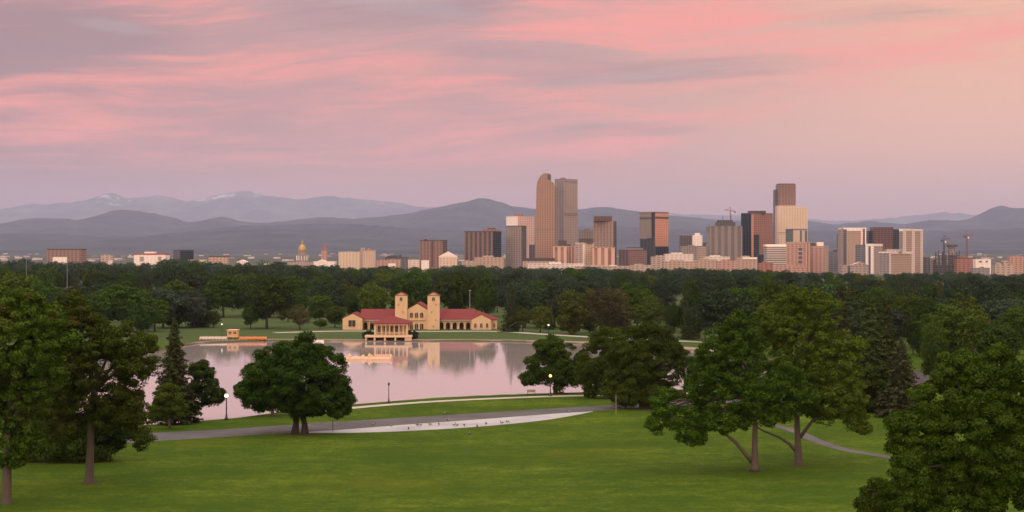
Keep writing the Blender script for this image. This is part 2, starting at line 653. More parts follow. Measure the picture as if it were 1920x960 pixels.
def make_ground():
    ys = np.concatenate([[-1500, -800, -400, -200, -100, -50], np.arange(-20, 190, 6), np.arange(190, 760, 2.5),
                         np.geomspace(760, 62000, 60)])
    xr = np.concatenate([np.arange(0, 175, 2.5), np.geomspace(175, 30000, 46)])
    xs = np.concatenate([-xr[:0:-1], xr])
    gx, gy = np.meshgrid(xs, ys)
    P = np.stack([gx.ravel(), gy.ravel()], 1)
    z = ground_z(P[:, 0], P[:, 1])
    near = (np.abs(P[:, 0]) < 200) & (P[:, 1] > 250) & (P[:, 1] < 720)
    d = np.full(len(P), -99.0)
    d[near] = sdist(P[near], lake)
    zl = np.where(d > 0, -.5 - np.minimum(d, 8) / 8 * 1.5, np.where(d > -3, -.5 * (d + 3) / 3, 0))
    z = z + np.where(near, zl, 0)
    V = np.column_stack([P, z])
    nx, ny = len(xs), len(ys)
    i = np.arange(nx * ny).reshape(ny, nx)
    q = np.stack([i[:-1, :-1], i[:-1, 1:], i[1:, 1:], i[1:, :-1]], -1).reshape(-1, 4)
    me = np_mesh('ground', V, q, ground_material())
    me.polygons.foreach_set('use_smooth', np.ones(len(me.polygons), bool))
    o = bpy.data.objects.new('ground', me)
    COL.objects.link(o)
    tag(o, kind='structure')


make_ground()


def sheet(name, pts, z, mat):
    mb = MB()
    mb.face([(p[0], p[1], z) for p in pts])
    o = mb.build(name, mat)
    return tag(o, kind='structure')


mnx, mny = lake.min(0)
mxx, mxy = lake.max(0)
sheet('lake_water', [(mnx - 4, mny - 4), (mxx + 4, mny - 4), (mxx + 4, mxy + 4), (mnx - 4, mxy + 4)], -.5, water_material())


def smooth_line(pts, n=8):
    """Catmull-Rom through points"""
    P = [np.array(p, float) for p in pts]
    P = [2 * P[0] - P[1]] + P + [2 * P[-1] - P[-2]]
    out = []
    for i in range(1, len(P) - 2):
        for k in range(n):
            u = k / n
            out.append(.5 * (2 * P[i] + (P[i + 1] - P[i - 1]) * u + (2 * P[i - 1] - 5 * P[i] + 4 * P[i + 1] - P[i + 2]) * u * u
                             + (3 * P[i] - P[i - 1] - 3 * P[i + 1] + P[i + 2]) * u ** 3))
    out.append(P[-2])
    return out


def ribbon(name, line_a, line_b, z, mat, zb=None):
    """strip between two edges given in photo pixels on the ground"""
    a = smooth_line([G(*p) for p in line_a])
    b = smooth_line([G(*p) for p in line_b])
    mb = MB()
    n = max(len(a), len(b))
    ra = [a[round(i * (len(a) - 1) / (n - 1))] for i in range(n)]
    rb = [b[round(i * (len(b) - 1) / (n - 1))] for i in range(n)]
    for i in range(n - 1):
        mb.face([(*rb[i], z if zb is None else zb), (*rb[i + 1], z if zb is None else zb), (*ra[i + 1], z), (*ra[i], z)])
    return tag(mb.build(name, mat), kind='structure')


def path(name, line, width, z, mat):
    c = smooth_line([G(*p) for p in line])
    mb = MB()
    L, Rr = [], []
    for i, p in enumerate(c):
        d = c[min(i + 1, len(c) - 1)] - c[max(i - 1, 0)]
        nrm = np.array([-d[1], d[0]]) / (np.hypot(*d) + 1e-9)
        L.append(p + nrm * width / 2)
        Rr.append(p - nrm * width / 2)
    for i in range(len(c) - 1):
        mb.face([(*Rr[i], z), (*Rr[i + 1], z), (*L[i + 1], z), (*L[i], z)])
    return tag(mb.build(name, mat), kind='structure')


asphalt = paving('asphalt', (.074, .070, .068), (.122, .115, .111), .12)
concrete = paving('concrete', (.27, .26, .26), (.42, .41, .40), .1)
pale_path = paving('pale_path', (.34, .30, .26), (.46, .41, .36), .3)
bank_stone = paving('bank_stone', (.10, .065, .05), (.24, .17, .13), .35)
bank_sand = paving('bank_sand', (.20, .15, .12), (.32, .25, .20), .2)

ribbon('road', [(60, 826), (200, 818), (280, 812), (420, 805), (600, 793), (760, 783), (900, 774.5), (1060, 764.5), (1200, 756.5), (1330, 750), (1480, 745)],
       [(60, 842), (200, 834), (280, 828), (420, 819.5), (600, 808.5), (760, 796), (900, 786), (1060, 774), (1200, 765.5), (1330, 758), (1480, 752)], .02, asphalt)
ribbon('lay_by', [(560, 811), (640, 806), (760, 796.4), (900, 786.4), (1000, 778.8), (1060, 774.4), (1112, 771.4)],
       [(560, 812), (640, 812), (760, 808.5), (900, 800), (1000, 790.5), (1060, 782), (1112, 772)], .026, concrete)
soil = paving('bare_soil', (.045, .036, .022), (.085, .070, .035), .9)
for px, py, r_ in ((12, 946, 1.5), (168, 906, 1.5), (562, 814, 2.3), (1209, 769, 2.2), (1414, 880, 1.6), (1497, 871, 1.7)):
    gx, gy = G(px, py)
    rs_ = random.Random(px)
    sheet('bare_soil', [(gx + r_ * rs_.uniform(.7, 1.15) * math.cos(a * .3491), gy + r_ * rs_.uniform(.7, 1.15) * math.sin(a * .3491)) for a in range(18)], .03, soil)
path('lakeside_path', [(590, 772.5), (660, 765), (740, 758), (820, 752.5), (920, 747.5), (1040, 743), (1180, 740), (1300, 737)], 3.0, .02, pale_path)
path('footpath', [(1440, 795), (1490, 808), (1530, 826), (1580, 842), (1640, 853), (1720, 864), (1840, 872)], 2.3, .02, asphalt)
path('far_path', [(515, 623.8), (640, 620.8), (780, 621.4), (930, 621.4), (1010, 626), (1100, 631.5), (1200, 636), (1330, 642)], 6.0, .02, pale_path)
path('service_road', [(1660, 764), (1715, 742), (1722, 715), (1714, 695)], 6, .02, paving('pale_asphalt', (.05, .044, .044), (.09, .078, .076)))

# sloping stone bank on the far shore
far_shore = [p for p in shore_px if p[1] < 672 and p[0] >= 340]


def far_bank():
    mb = MB()
    c = smooth_line([G(px, py, LK) for px, py in far_shore])
    for i in range(len(c) - 1):
        w = [3 + 11 * min(1, max(0, (p[0] - 10) / 40)) for p in (c[i], c[i + 1])]
        a, b = c[i], c[i + 1]
        mb.face([(a[0], a[1] - .6, -.62), (b[0], b[1] - .6, -.62), (b[0], b[1] + 3, .03), (a[0], a[1] + 3, .03)], 0)
        mb.face([(a[0], a[1] + 3, .03), (b[0], b[1] + 3, .03), (b[0], b[1] + 3 + w[1], .045), (a[0], a[1] + 3 + w[0], .045)], 1)
    tag(mb.build('lake_bank', [bank_stone, bank_sand]), kind='structure')


far_bank()


# ------------------------------------------------------------------ mountains
def vnoise(x, y, seed):
    r = np.random.RandomState(seed)
    tab = r.rand(256, 256)
    xi, yi = np.floor(x).astype(int), np.floor(y).astype(int)
    fx, fy = x - xi, y - yi
    fx, fy = fx * fx * (3 - 2 * fx), fy * fy * (3 - 2 * fy)
    g = lambda a, b: tab[a % 256, b % 256]
    return (g(xi, yi) * (1 - fx) + g(xi + 1, yi) * fx) * (1 - fy) + (g(xi, yi + 1) * (1 - fx) + g(xi + 1, yi + 1) * fx) * fy


def ridged(x, y, seed, oct_=5):
    s, a, tot = 0, 1.0, 0
    for k in range(oct_):
        s = s + a * (1 - np.abs(2 * vnoise(x * 2 ** k + 7.3 * k, y * 2 ** k + 3.1 * k, seed + k) - 1))
        tot += a
        a *= .5
    return s / tot


def mountains(name, prof, D, depth, mat, zbase, seed, jag=1.0, rough=.10):
    prof = sorted(prof)
    xs = np.linspace(X(-450, D), X(2370, D), 900)
    crest = np.interp(xs, [X(p[0], D) for p in prof], [Z(p[1], D) for p in prof])
    ker = np.hanning(9)
    ker /= ker.sum()
    pad = np.pad(crest, 4, mode='edge')
    crest = np.convolve(pad, ker, 'valid')
    crest = crest + (ridged(xs / D * 120, xs * 0, seed, 4) - .6) * D * .0013 * jag
    fr = np.concatenate([np.linspace(0, 1, 40), [1.12, 1.4]])
    V = []
    for f in fr:
        y = D - depth + depth * f
        g = f ** 1.25 if f <= 1 else 1 - (f - 1) * 1.2
        rel = ridged(xs / (D * .055), np.full_like(xs, y / (D * .09)), seed + 20, 5) - .62
        amp = rough * np.sin(np.pi * min(f, 1)) ** .8
        z = zbase + (crest - zbase) * np.clip(g + rel * amp * 2.2, 0, None)
        if f > 1:
            z = np.minimum(z, crest * .97)
        V.append(np.column_stack([xs, np.full_like(xs, y), z if f > 0 else np.full_like(xs, zbase - 60)]))
    V = np.concatenate(V)
    nx, ny = len(xs), len(fr)
    i = np.arange(nx * ny).reshape(ny, nx)
    q = np.stack([i[:-1, :-1], i[:-1, 1:], i[1:, 1:], i[1:, :-1]], -1).reshape(-1, 4)
    me = np_mesh(name, V, q, mat)
    me.polygons.foreach_set('use_smooth', np.ones(len(me.polygons), bool))
    o = bpy.data.objects.new(name, me)
    COL.objects.link(o)
    return tag(o, kind='structure')


mt_near = hill_material('foothill_hazed', (.020, .030, .040), (.050, .056, .066))  # bluish base tones in all ranges paint in part of the distance haze
mt_mid = hill_material('mountain_forest_hazed', (.016, .025, .037), (.046, .052, .064))
mt_far = hill_material('mountain_rock_hazed', (.050, .055, .070), (.11, .105, .115), snow=2030.0)
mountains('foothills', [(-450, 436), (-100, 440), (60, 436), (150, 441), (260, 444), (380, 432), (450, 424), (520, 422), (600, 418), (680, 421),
                        (780, 428), (900, 433), (1000, 428), (1120, 424), (1250, 428), (1400, 436), (1540, 432), (1660, 440), (1760, 432),
                        (1900, 428), (2100, 424), (2370, 430)], 22000, 7500, mt_near, 70, 3, 1.0, .18)
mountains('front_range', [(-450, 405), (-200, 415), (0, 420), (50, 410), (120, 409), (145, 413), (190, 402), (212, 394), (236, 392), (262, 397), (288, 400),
                          (325, 408), (356, 417), (395, 410), (415, 406), (450, 414), (500, 418), (560, 411), (600, 407), (650, 410), (700, 408), (760, 401),
                          (830, 386), (875, 379), (900, 371), (930, 376), (960, 386), (1000, 392), (1060, 394), (1100, 390), (1140, 387), (1185, 395), (1250, 404),
                          (1340, 411), (1440, 417), (1515, 413), (1560, 420), (1600, 418), (1635, 414), (1690, 421), (1750, 412), (1800, 414), (1825, 408),
                          (1858, 391), (1880, 385), (1902, 390), (1925, 391), (1980, 400), (2100, 392), (2370, 405)], 31000, 8000, mt_mid, 90, 11, .75, .17)
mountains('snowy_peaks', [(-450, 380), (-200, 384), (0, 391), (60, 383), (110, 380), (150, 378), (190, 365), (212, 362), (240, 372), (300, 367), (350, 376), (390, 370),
                          (430, 361), (465, 358), (500, 366), (560, 373), (620, 368), (680, 374), (730, 379), (800, 388), (900, 392), (1000, 398), (1200, 398),
                          (1300, 402), (1420, 404), (1560, 414), (1650, 411), (1705, 405), (1760, 397), (1800, 400), (1850, 404), (1950, 405), (2370, 395)],
          55000, 11000, mt_far, 120, 29, 1.2, .12)


# haze: even pale air over the whole place
def haze():
    mb = MB()
    mb.box(-34000, 34000, -2500, 68000, -4, 2600)
    m = bpy.data.materials.new('haze_air')
    m.use_nodes = True
    t = NT(m.node_tree)
    out = t.n('ShaderNodeOutputMaterial')
    vol = t.n('ShaderNodeVolumePrincipled')
    vol.inputs['Color'].default_value = (.58, .65, .87, 1)
    vol.inputs['Density'].default_value = HAZE
    vol.inputs['Anisotropy'].default_value = 0.0
    t.link(vol.outputs[0], out.inputs['Volume'])
    o = mb.build('haze', m)
    tag(o, kind='stuff')
    o['label'] = 'thin pale air over the park, city and mountains'
    return o


HAZE = 1.7e-5
haze()

# ------------------------------------------------------------------ downtown
NAVY = (.018, .030, .055)  # reflection of dark sky put into the glass colour
fc = {}
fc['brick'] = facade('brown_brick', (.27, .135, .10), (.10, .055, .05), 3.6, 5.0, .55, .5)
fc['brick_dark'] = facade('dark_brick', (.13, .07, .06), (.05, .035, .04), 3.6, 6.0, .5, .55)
fc['umber'] = facade('umber_ribs', (.20, .115, .085), (.06, .045, .045), 3.8, 7.5, .9, .5)
fc['navy'] = facade('navy_sky_glass', NAVY, (.012, .020, .04), 3.9, 4.5, .7, .8, .35, .2)
fc['slate'] = facade('slate_glass', (.10, .10, .115), (.06, .065, .085), 3.9, 5.0, .6, .7, .5, .25)
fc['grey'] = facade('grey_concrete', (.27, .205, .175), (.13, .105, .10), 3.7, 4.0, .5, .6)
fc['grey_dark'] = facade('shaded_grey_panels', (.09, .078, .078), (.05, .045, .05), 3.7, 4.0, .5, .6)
fc['rib'] = facade('ribbed_grey', (.23, .18, .165), (.13, .105, .105), 3.8, 9.0, 1.0, .5)
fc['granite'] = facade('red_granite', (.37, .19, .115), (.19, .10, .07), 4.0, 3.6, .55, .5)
fc['granite_side'] = facade('red_granite_shaded', (.25, .18, .16), (.13, .10, .10), 4.0, 3.6, .55, .5)  # greyer, darker copy of the red granite, side shade put into the colour
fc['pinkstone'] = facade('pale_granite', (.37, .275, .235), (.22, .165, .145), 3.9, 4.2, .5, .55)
fc['pinkstone_side'] = facade('pale_granite_cool', (.25, .215, .215), (.17, .135, .14), 3.9, 4.2, .5, .55)  # cooler, darker copy of the pale granite with shade in its colour
fc['tan'] = facade('tan_grid', (.31, .19, .15), (.11, .07, .065), 3.9, 5.0, .5, .5)
fc['copper'] = facade('sunrise_glass', (.62, .25, .13), (.55, .215, .11), 3.9, 4.5, .6, .7, .4, .22, .3)  # sunrise reflection painted as the wall's base colour
fc['rose'] = facade('rose_mirror', (.90, .58, .48), (.84, .52, .43), 3.9, 4.5, .6, .7, .4, .2, .3)  # reflected sun glow put into the base colour
fc['white'] = facade('white_panel', (.66, .53, .46), (.42, .33, .29), 3.7, 5.0, .45, .5)
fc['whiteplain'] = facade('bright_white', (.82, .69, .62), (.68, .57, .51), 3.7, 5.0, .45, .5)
fc['cream'] = facade('cream_stone', (.66, .47, .31), (.40, .28, .19), 3.8, 4.0, .5, .5)
fc['sand'] = facade('sand_stone', (.44, .29, .21), (.24, .15, .11), 3.6, 4.5, .5, .5)
fc['beige'] = facade('beige_block', (.44, .315, .25), (.20, .14, .12), 3.6, 5.5, .5, .55)
fc['rust'] = facade('rust_brick', (.34, .125, .085), (.16, .07, .055), 3.5, 5.0, .5, .5)
fc['pinkbrick'] = facade('pink_brick', (.47, .235, .175), (.23, .125, .10), 3.5, 5.0, .5, .5)
fc['plum'] = facade('plum_glass', (.12, .052, .05), (.085, .036, .038), 3.9, 4.5, .6, .75, .4, .22)
fc['mocha'] = facade('mocha_glass', (.23, .12, .10), (.155, .082, .072), 3.9, 4.5, .6, .7, .4, .25)
fc['sienna'] = facade('sienna_glass', (.30, .125, .085), (.23, .095, .065), 3.9, 4.5, .6, .75, .4, .22)
fc['teal'] = facade('teal_glass', (.12, .15, .145), (.08, .115, .12), 3.9, 5.0, .65, .75, .4, .2)
fc['floors'] = facade('banded_floors', (.52, .41, .34), (.16, .135, .13), 4.0, 400.0, .5, 1.0)
fc['stripes'] = facade('striped_apartments', (.62, .36, .24), (.27, .085, .055), 40.0, 8.0, 1.0, .5)
fc['tanpanel'] = facade('tan_panel', (.40, .26, .19), (.29, .19, .145), 3.7, 4.0, .5, .6)
fc['greyblue'] = facade('blue_grey_glass', (.14, .15, .18), (.09, .10, .13), 3.9, 5.0, .6, .7, .5, .25)
roofm = plain('flat_roof', (.22, .18, .165), .9)
roof_red = plain('red_roof', (.32, .085, .065), .8)
roof_dark = plain('dark_roof', (.07, .055, .06), .8)
roof_white = plain('white_roof', (.78, .68, .62), .8)
steel_dark = plain('dark_steel', (.07, .055, .06), .6)
steel_red = plain('red_steel', (.24, .10, .09), .6)
gold = plain('gold_leaf', (.40, .265, .10), .5, .3)
white_paint = plain('white_paint', (.80, .76, .72), .6)


def on_line(A, B, px):
    """point of the wall line A-B that appears at photo column px"""
    k = (px - 960.0) / F
    s = (A[0] - k * A[1]) / ((A[0] - k * A[1]) - (B[0] - k * B[1]))
    return (A[0] + (B[0] - A[0]) * s, A[1] + (B[1] - A[1]) * s)


def tower(name, label, pl, pc, pr, yt, D, ml, mr=None, roof=None, parapet=2.0, depth=None, extras=(), cat='building', k=1.0, zb=0.0, group=None):
    """office block: corner at column pc, left wall seen pl-pc, right wall pc-pr. pc None: one wall faces us"""
    if pc is None:
        wd = (pr - pl) * D / F
        dp = depth or max(14.0, wd * .7)
        A, B = (X(pl, D), D), (X(pr, D), D)
        foot = [A, B, (B[0], D + dp), (A[0], D + dp)]
        mats = [0, 0, 0, 0]
        faces = {'l': (A, B), 'r': (A, B)}
    else:
        wl, wr = (pc - pl) * D / F, (pr - pc) * D / F
        dl, dr = wl * k, wr / k
        C = (X(pc, D), D)
        L = (X(pl, D + dl), D + dl)
        Rr = (X(pr, D + dr), D + dr)
        Bk = (L[0] + Rr[0] - C[0], L[1] + Rr[1] - C[1])
        foot = [L, C, Rr, Bk]
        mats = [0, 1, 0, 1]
        faces = {'l': (L, C), 'r': (C, Rr)}
    zt = Z(yt, D)
    cx = sum(p[0] for p in foot) / 4
    cy = sum(p[1] for p in foot) / 4
    root = empty(name, (cx, cy, zb), label, cat, group)
    mb = MB()
    mb.prism(foot, zb - 1, zt - parapet, mats, 0, True)
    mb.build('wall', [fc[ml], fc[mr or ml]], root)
    rb = MB()
    g = 1.012
    rb.prism([(cx + (p[0] - cx) * g, cy + (p[1] - cy) * g) for p in foot], zt - parapet + .01, zt, None, 0, True, True)
    roof_o = rb.build('roof', roof or fc[ml], root)
    span = (pr - pl)
    if span > 12 and roof is None and not any(e[0] in ('pent', 'gable') for e in extras):
        q0 = .25 + .3 * ((int(pl) * 7) % 10) / 10
        extras = list(extras) + [('pent', pl + span * q0, pl + span * (q0 + .22), yt - 1.6, 'grey', 'plant_room')]
    for e in extras:
        if e[0] == 'pent':        # box on the roof: (pent, pl, pr, yt, mat[, name])
            _, a, b, y1, mat = e[:5]
            w = (b - a) * cy / F
            pd = max(5.0, min(w, 30))
            q = MB()
            q.box(X(a, cy), X(b, cy), cy - pd / 2, cy + pd / 2, zt - .5, Z(y1, cy))
            q.build(e[5] if len(e) > 5 else 'penthouse', mat if not isinstance(mat, str) else fc[mat], roof_o)
        elif e[0] == 'panel':     # slab on a wall: (panel, side, pa, pb, y1, y2, mat[, name])
            _, side, a, b, y1, y2, mat = e[:7]
            P, Q = faces[side]
            p0, p1 = on_line(P, Q, a), on_line(P, Q, b)
            dx, dy = p1[0] - p0[0], p1[1] - p0[1]
            ln = math.hypot(dx, dy)
            nx, ny = dy / ln, -dx / ln
            t_ = .8
            q = MB()
            q.prism([(p0[0] + nx * t_, p0[1] + ny * t_), (p1[0] + nx * t_, p1[1] + ny * t_), (p1[0] - nx * .2, p1[1] - ny * .2), (p0[0] - nx * .2, p0[1] - ny * .2)],
                    max(zb, Z(y2, D)), Z(y1, D), None, 0, True, True)
            q.build(e[7] if len(e) > 7 else 'facade_panel', mat if not isinstance(mat, str) else fc[mat], root)
        elif e[0] == 'band':      # ring round the whole block: (band, y1, y2, mat)
            _, y1, y2, mat = e[:4]
            q = MB()
            h = 1.02
            q.prism([(cx + (p[0] - cx) * h, cy + (p[1] - cy) * h) for p in foot], Z(y2, D), Z(y1, D), None, 0, True, True)
            q.build(e[4] if len(e) > 4 else 'window_band', mat if not isinstance(mat, str) else fc[mat], root)
        elif e[0] == 'mast':
            _, a, y1 = e[:3]
            q = MB()
            q.tube([(X(a, cy), cy, zt - .3), (X(a, cy), cy, Z(y1, cy))], [.9, .5], 6)
            q.build('mast', steel_dark, roof_o)
        elif e[0] == 'gable':     # pitched roof: (gable, pl, pr, yapex, mat)
            _, a, b, y1, mat = e[:5]
            q = MB()
            xa, xb = X(a, D), X(b, D)
            q.extrude_xz([(xa, zt), (xb, zt), ((xa + xb) / 2, Z(y1, D))], D - .5, D + 20)
            q.build('pitched_roof', mat, roof_o)
    return root


T = tower
OFF = 'office_tower'
# left of the pavilion, beyond the trees
T('office_block', 'wide brown brick office block, far left, standing alone above the trees', 88, None, 151, 466.5, 3300, 'brick', roof=roof_dark, extras=[('panel', 'l', 99, 126, 482, 495, 'whiteplain', 'annex')])
T('house_block', 'small stepped beige building second from the left edge of the city', 189, None, 211, 478, 3300, 'beige', extras=[('panel', 'l', 203, 211, 488, 497, 'white', 'porch')])
T('apartment_block', 'white apartment block with red roofs left of the navy glass block', 251, None, 310, 475, 3250, 'whiteplain', roof=roof_red, parapet=3, extras=[('pent', 273, 292, 472, 'whiteplain'), ('panel', 'l', 262, 270, 481, 490, 'beige', 'balcony'), ('panel', 'l', 296, 303, 481, 490, 'beige', 'balcony')])
T('glass_block', 'dark navy and grey glass block left of the gold dome, alone', 325, 338, 363, 468.5, 3400, 'slate', 'navy', roof=roof_dark)
T('low_building', 'low cream building right at the foot of the navy glass block', 352, None, 384, 487, 3200, 'cream')
T('low_building', 'pink low building with flat dark roof between navy block and gold dome', 391, None, 426, 480, 3250, 'sand', roof=roof_dark)
T('church', 'small white church with thin dark spire between navy block and gold dome', 444, None, 463, 491, 3200, 'whiteplain', extras=[('mast', 447.5, 482), ('gable', 444, 463, 487, roof_white)], cat='church')
T('low_building', 'low pale grey building left of the gold dome', 492, None, 520, 494, 3150, 'white')


def capitol():
    D = 3500
    cx, cy = X(566.5, D), D
    s = D / F
    root = empty('capitol_building', (cx, cy, 0), 'capitol with golden dome over a grey columned drum', 'capitol')
    mb = MB()
    mb.box(cx - 26 * s, cx + 26 * s, cy - 14, cy + 20, -1, Z(492, D))
    mb.build('wall', fc['pinkstone'], root)
    mb = MB()
    mb.lathe(cx, cy, [(11 * s, Z(492, D)), (11 * s, Z(488, D)), (9.8 * s, Z(487.8, D)), (9.8 * s, Z(479, D)), (10.3 * s, Z(478.6, D)), (10.3 * s, Z(477, D)), (8.4 * s, Z(476.8, D)), (8.4 * s, Z(471, D))], 20)
    drum = mb.build('drum', fc['grey'], root)
    for k in range(12):
        a = 2 * math.pi * k / 12
        q = MB()
        q.tube([(cx + 10.4 * s * math.cos(a), cy + 10.4 * s * math.sin(a), Z(487.8, D)), (cx + 10.4 * s * math.cos(a), cy + 10.4 * s * math.sin(a), Z(479.2, D))], [.8, .7], 6)
        q.build('column', white_paint, drum)
    mb = MB()
    prof = [(7.8 * s * math.cos(t), Z(471, D) + 13.2 * s * math.sin(t)) for t in np.linspace(0, 1.32, 9)]
    mb.lathe(cx, cy, prof, 20)
    dome = mb.build('dome', gold, root, smooth=True)
    mb = MB()
    mb.lathe(cx, cy, [(1.9 * s, Z(458.5, D)), (1.9 * s, Z(454, D)), (1.2 * s, Z(453, D)), (.4 * s, Z(449, D))], 10)
    mb.build('lantern', gold, dome)


capitol()


def spire_building():
    D = 3450
    cx, cy = X(608, D), D
    s = D / F
    root = empty('clock_tower', (cx, cy, 0), 'slim red brick tower with pointed spire right of the gold dome', 'tower')
    mb = MB()
    w = 5.2 * s
    mb.box(cx - w, cx + w, cy - w, cy + w, -1, Z(470, D))
    mb.build('wall', fc['pinkbrick'], root)
    mb = MB()
    w2 = 3.6 * s
    mb.box(cx - w2, cx + w2, cy - w2, cy + w2, Z(470, D) + .01, Z(465, D))
    mb.build('belfry', fc['rust'], root)
    mb = MB()
    mb.lathe(cx, cy, [(3.6 * s, Z(465, D) + .02), (1.2 * s, Z(460, D)), (.15 * s, Z(455, D))], 8)
    mb.build('spire', roof_red, root)


spire_building()
T('low_building', 'low white building at the foot of the slim red spire tower', 588, None, 628, 490, 3250, 'whiteplain', extras=[('gable', 594, 612, 486.5, roof_white)])
T('hotel', 'left wing of the broad cream hotel right of the gold dome', 635, None, 676, 472, 3150, 'cream', parapet=3, depth=40, cat='hotel')
T('hotel', 'taller corner wing of the broad cream hotel with small roof turret', 674.5, 681, 704, 468, 3100, 'sand', 'cream', parapet=3, extras=[('pent', 677, 684, 464, 'sand'), ('pent', 690, 694, 466, 'sand')], cat='hotel')
T('low_building', 'low pink building touching the cream hotel on its right', 706, None, 726, 488, 3050, 'pinkbrick')
T('low_building', 'rose coloured low house under the dark roofed block right of the hotel', 725, None, 750, 486.5, 3020, 'pinkbrick', extras=[('panel', 'l', 728, 742, 494, 500, 'whiteplain', 'porch')])
T('low_building', 'dark roofed slate block between cream hotel and brown brick tower', 722, None, 764, 482, 3200, 'slate', roof=roof_dark, extras=[('pent', 727, 746, 479, roof_dark), ('pent', 748, 753, 477.5, roof_dark)])
T('low_building', 'low white building left of the brown brick twin tower', 765, None, 786, 487, 3100, 'white')
T('low_building', 'small cream shed in front of the brown brick twin tower', 790, None, 804, 488, 2950, 'whiteplain')
T(OFF, 'brown brick twin slab tower with a dark central seam', 787, 830, 838.5, 450, 3300, 'brick', 'brick_dark', roof=roof_dark, k=.6, extras=[('panel', 'l', 809, 812, 452, 500, 'brick_dark', 'seam'), ('pent', 795, 801, 448.5, roof_dark)])
T('civic_building', 'small cream block with white pyramid roof before the brown brick tower', 823, None, 857, 480, 3000, 'cream', roof=roof_white, extras=[('gable', 824, 856, 471.5, roof_white), ('pent', 829, 834, 477, 'whiteplain')])
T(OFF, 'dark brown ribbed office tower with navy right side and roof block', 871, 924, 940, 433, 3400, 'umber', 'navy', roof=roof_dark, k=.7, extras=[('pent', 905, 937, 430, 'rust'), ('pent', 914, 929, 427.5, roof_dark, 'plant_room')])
T('low_building', 'long low pink building right of the dark ribbed tower, at its foot', 890, None, 945, 482, 3000, 'sand', extras=[('pent', 906, 925, 479, 'sand')])
T('low_building', 'low cream building left foot of the dark ribbed tower', 866, None, 892, 489, 2950, 'beige')
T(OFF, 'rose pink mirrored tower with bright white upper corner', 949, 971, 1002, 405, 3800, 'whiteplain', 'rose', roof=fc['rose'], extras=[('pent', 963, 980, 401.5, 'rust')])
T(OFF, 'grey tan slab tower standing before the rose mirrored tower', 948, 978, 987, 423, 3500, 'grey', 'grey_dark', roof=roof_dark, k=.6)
T('office_block', 'small slate block at the foot of the rose mirrored tower', 992, None, 1003, 459, 3600, 'slate')
T('low_building', 'long dark roofed beige building below the rounded tower', 980, None, 1040, 484, 3000, 'sand', roof=roof_dark, parapet=5)
T('low_building', 'long low white building with square windows along the trees below twin tallest towers', 990, None, 1095, 494.5, 2750, 'white', parapet=1.5, extras=[('pent', 1030, 1052, 491, 'white')])
T('low_building', 'low cream building at the foot of the striped apartments', 1080, None, 1180, 499, 2700, 'beige', parapet=1.5, extras=[('pent', 1105, 1130, 496.5, 'sand'), ('pent', 1142, 1156, 497, 'white')])


def rounded_tower():
    D = 3750
    root = empty('office_tower', (X(1024, D), D + 25, 0), 'tallest tower: orange granite with curved rounded crown', 'building')
    pts_px = [(1003, 512), (1040.5, 512), (1040.5, 350), (1038.5, 343), (1033.8, 340), (1033.2, 329), (1031.5, 326), (1027, 324.7), (1020, 324.9),
              (1014.5, 328.5), (1010, 334.5), (1007.5, 341), (1006.3, 350)]
    pts = [(X(a, D), Z(b, D)) for a, b in pts_px]
    mb = MB()
    mb.extrude_xz(pts, D, D + 45)
    mb.build('wall', fc['granite'], root)
    mb = MB()
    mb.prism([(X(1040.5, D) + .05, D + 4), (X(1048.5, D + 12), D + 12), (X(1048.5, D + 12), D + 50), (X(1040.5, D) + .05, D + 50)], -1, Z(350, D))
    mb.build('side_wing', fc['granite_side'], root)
    mb = MB()
    mb.box(X(1026, D), X(1033, D), D - .6, D + 2, Z(336.5, D), Z(327, D))
    mb.build('crown_window', fc['slate'], root)
    mb = MB()
    mb.box(X(1004.5, D), X(1040.3, D), D - .5, D + 1, Z(431, D), Z(429.3, D))
    mb.build('floor_band', fc['granite_side'], root)


rounded_tower()
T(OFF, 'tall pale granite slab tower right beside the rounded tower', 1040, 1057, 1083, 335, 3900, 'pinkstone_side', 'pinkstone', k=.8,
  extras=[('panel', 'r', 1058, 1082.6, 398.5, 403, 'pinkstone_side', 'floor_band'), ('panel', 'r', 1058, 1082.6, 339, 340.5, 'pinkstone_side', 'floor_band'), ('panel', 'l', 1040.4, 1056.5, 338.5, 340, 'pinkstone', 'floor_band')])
T('apartment_block', 'cream and red striped apartment block with dark roof box, left of the cream shaft', 1037, 1066, 1080, 461, 3050, 'stripes', k=.5, roof=fc['sand'], extras=[('pent', 1047, 1062, 451, roof_dark), ('pent', 1062, 1070, 458, roof_dark)])
T('apartment_block', 'cream apartment shaft with white centre rib and dark roof between striped blocks', 1079, 1093, 1114, 455, 3020, 'beige', 'cream', roof=fc['cream'], extras=[('pent', 1086, 1112, 447.5, roof_dark), ('panel', 'r', 1093.3, 1096, 458, 505, 'whiteplain', 'rib')])
T('apartment_block', 'cream and red striped apartment block right of the cream shaft', 1111, None, 1153, 463, 3000, 'stripes', roof=fc['sand'], depth=30)
T(OFF, 'olive grey office block peeping behind the cream shaft apartments', 1085, None, 1114, 432, 4100, 'grey', extras=[('pent', 1095, 1104, 429, 'grey')])
T(OFF, 'tan gridded tower with dark red cap above the right striped apartments', 1112, 1150, 1156, 414, 3600, 'tan', 'grey_dark', k=.5, roof=fc['tan'], extras=[('pent', 1113.5, 1147, 405.5, 'plum', 'roof_cap')])
T('office_block', 'dark umber low office block left of the copper faced tower', 1160, 1178, 1213, 468, 3300, 'brick_dark', 'mocha', roof=roof_dark)
T('office_block', 'grey brown hipped block just behind the dark umber low block', 1176, None, 1206, 463.5, 3500, 'grey', roof=roof_dark)
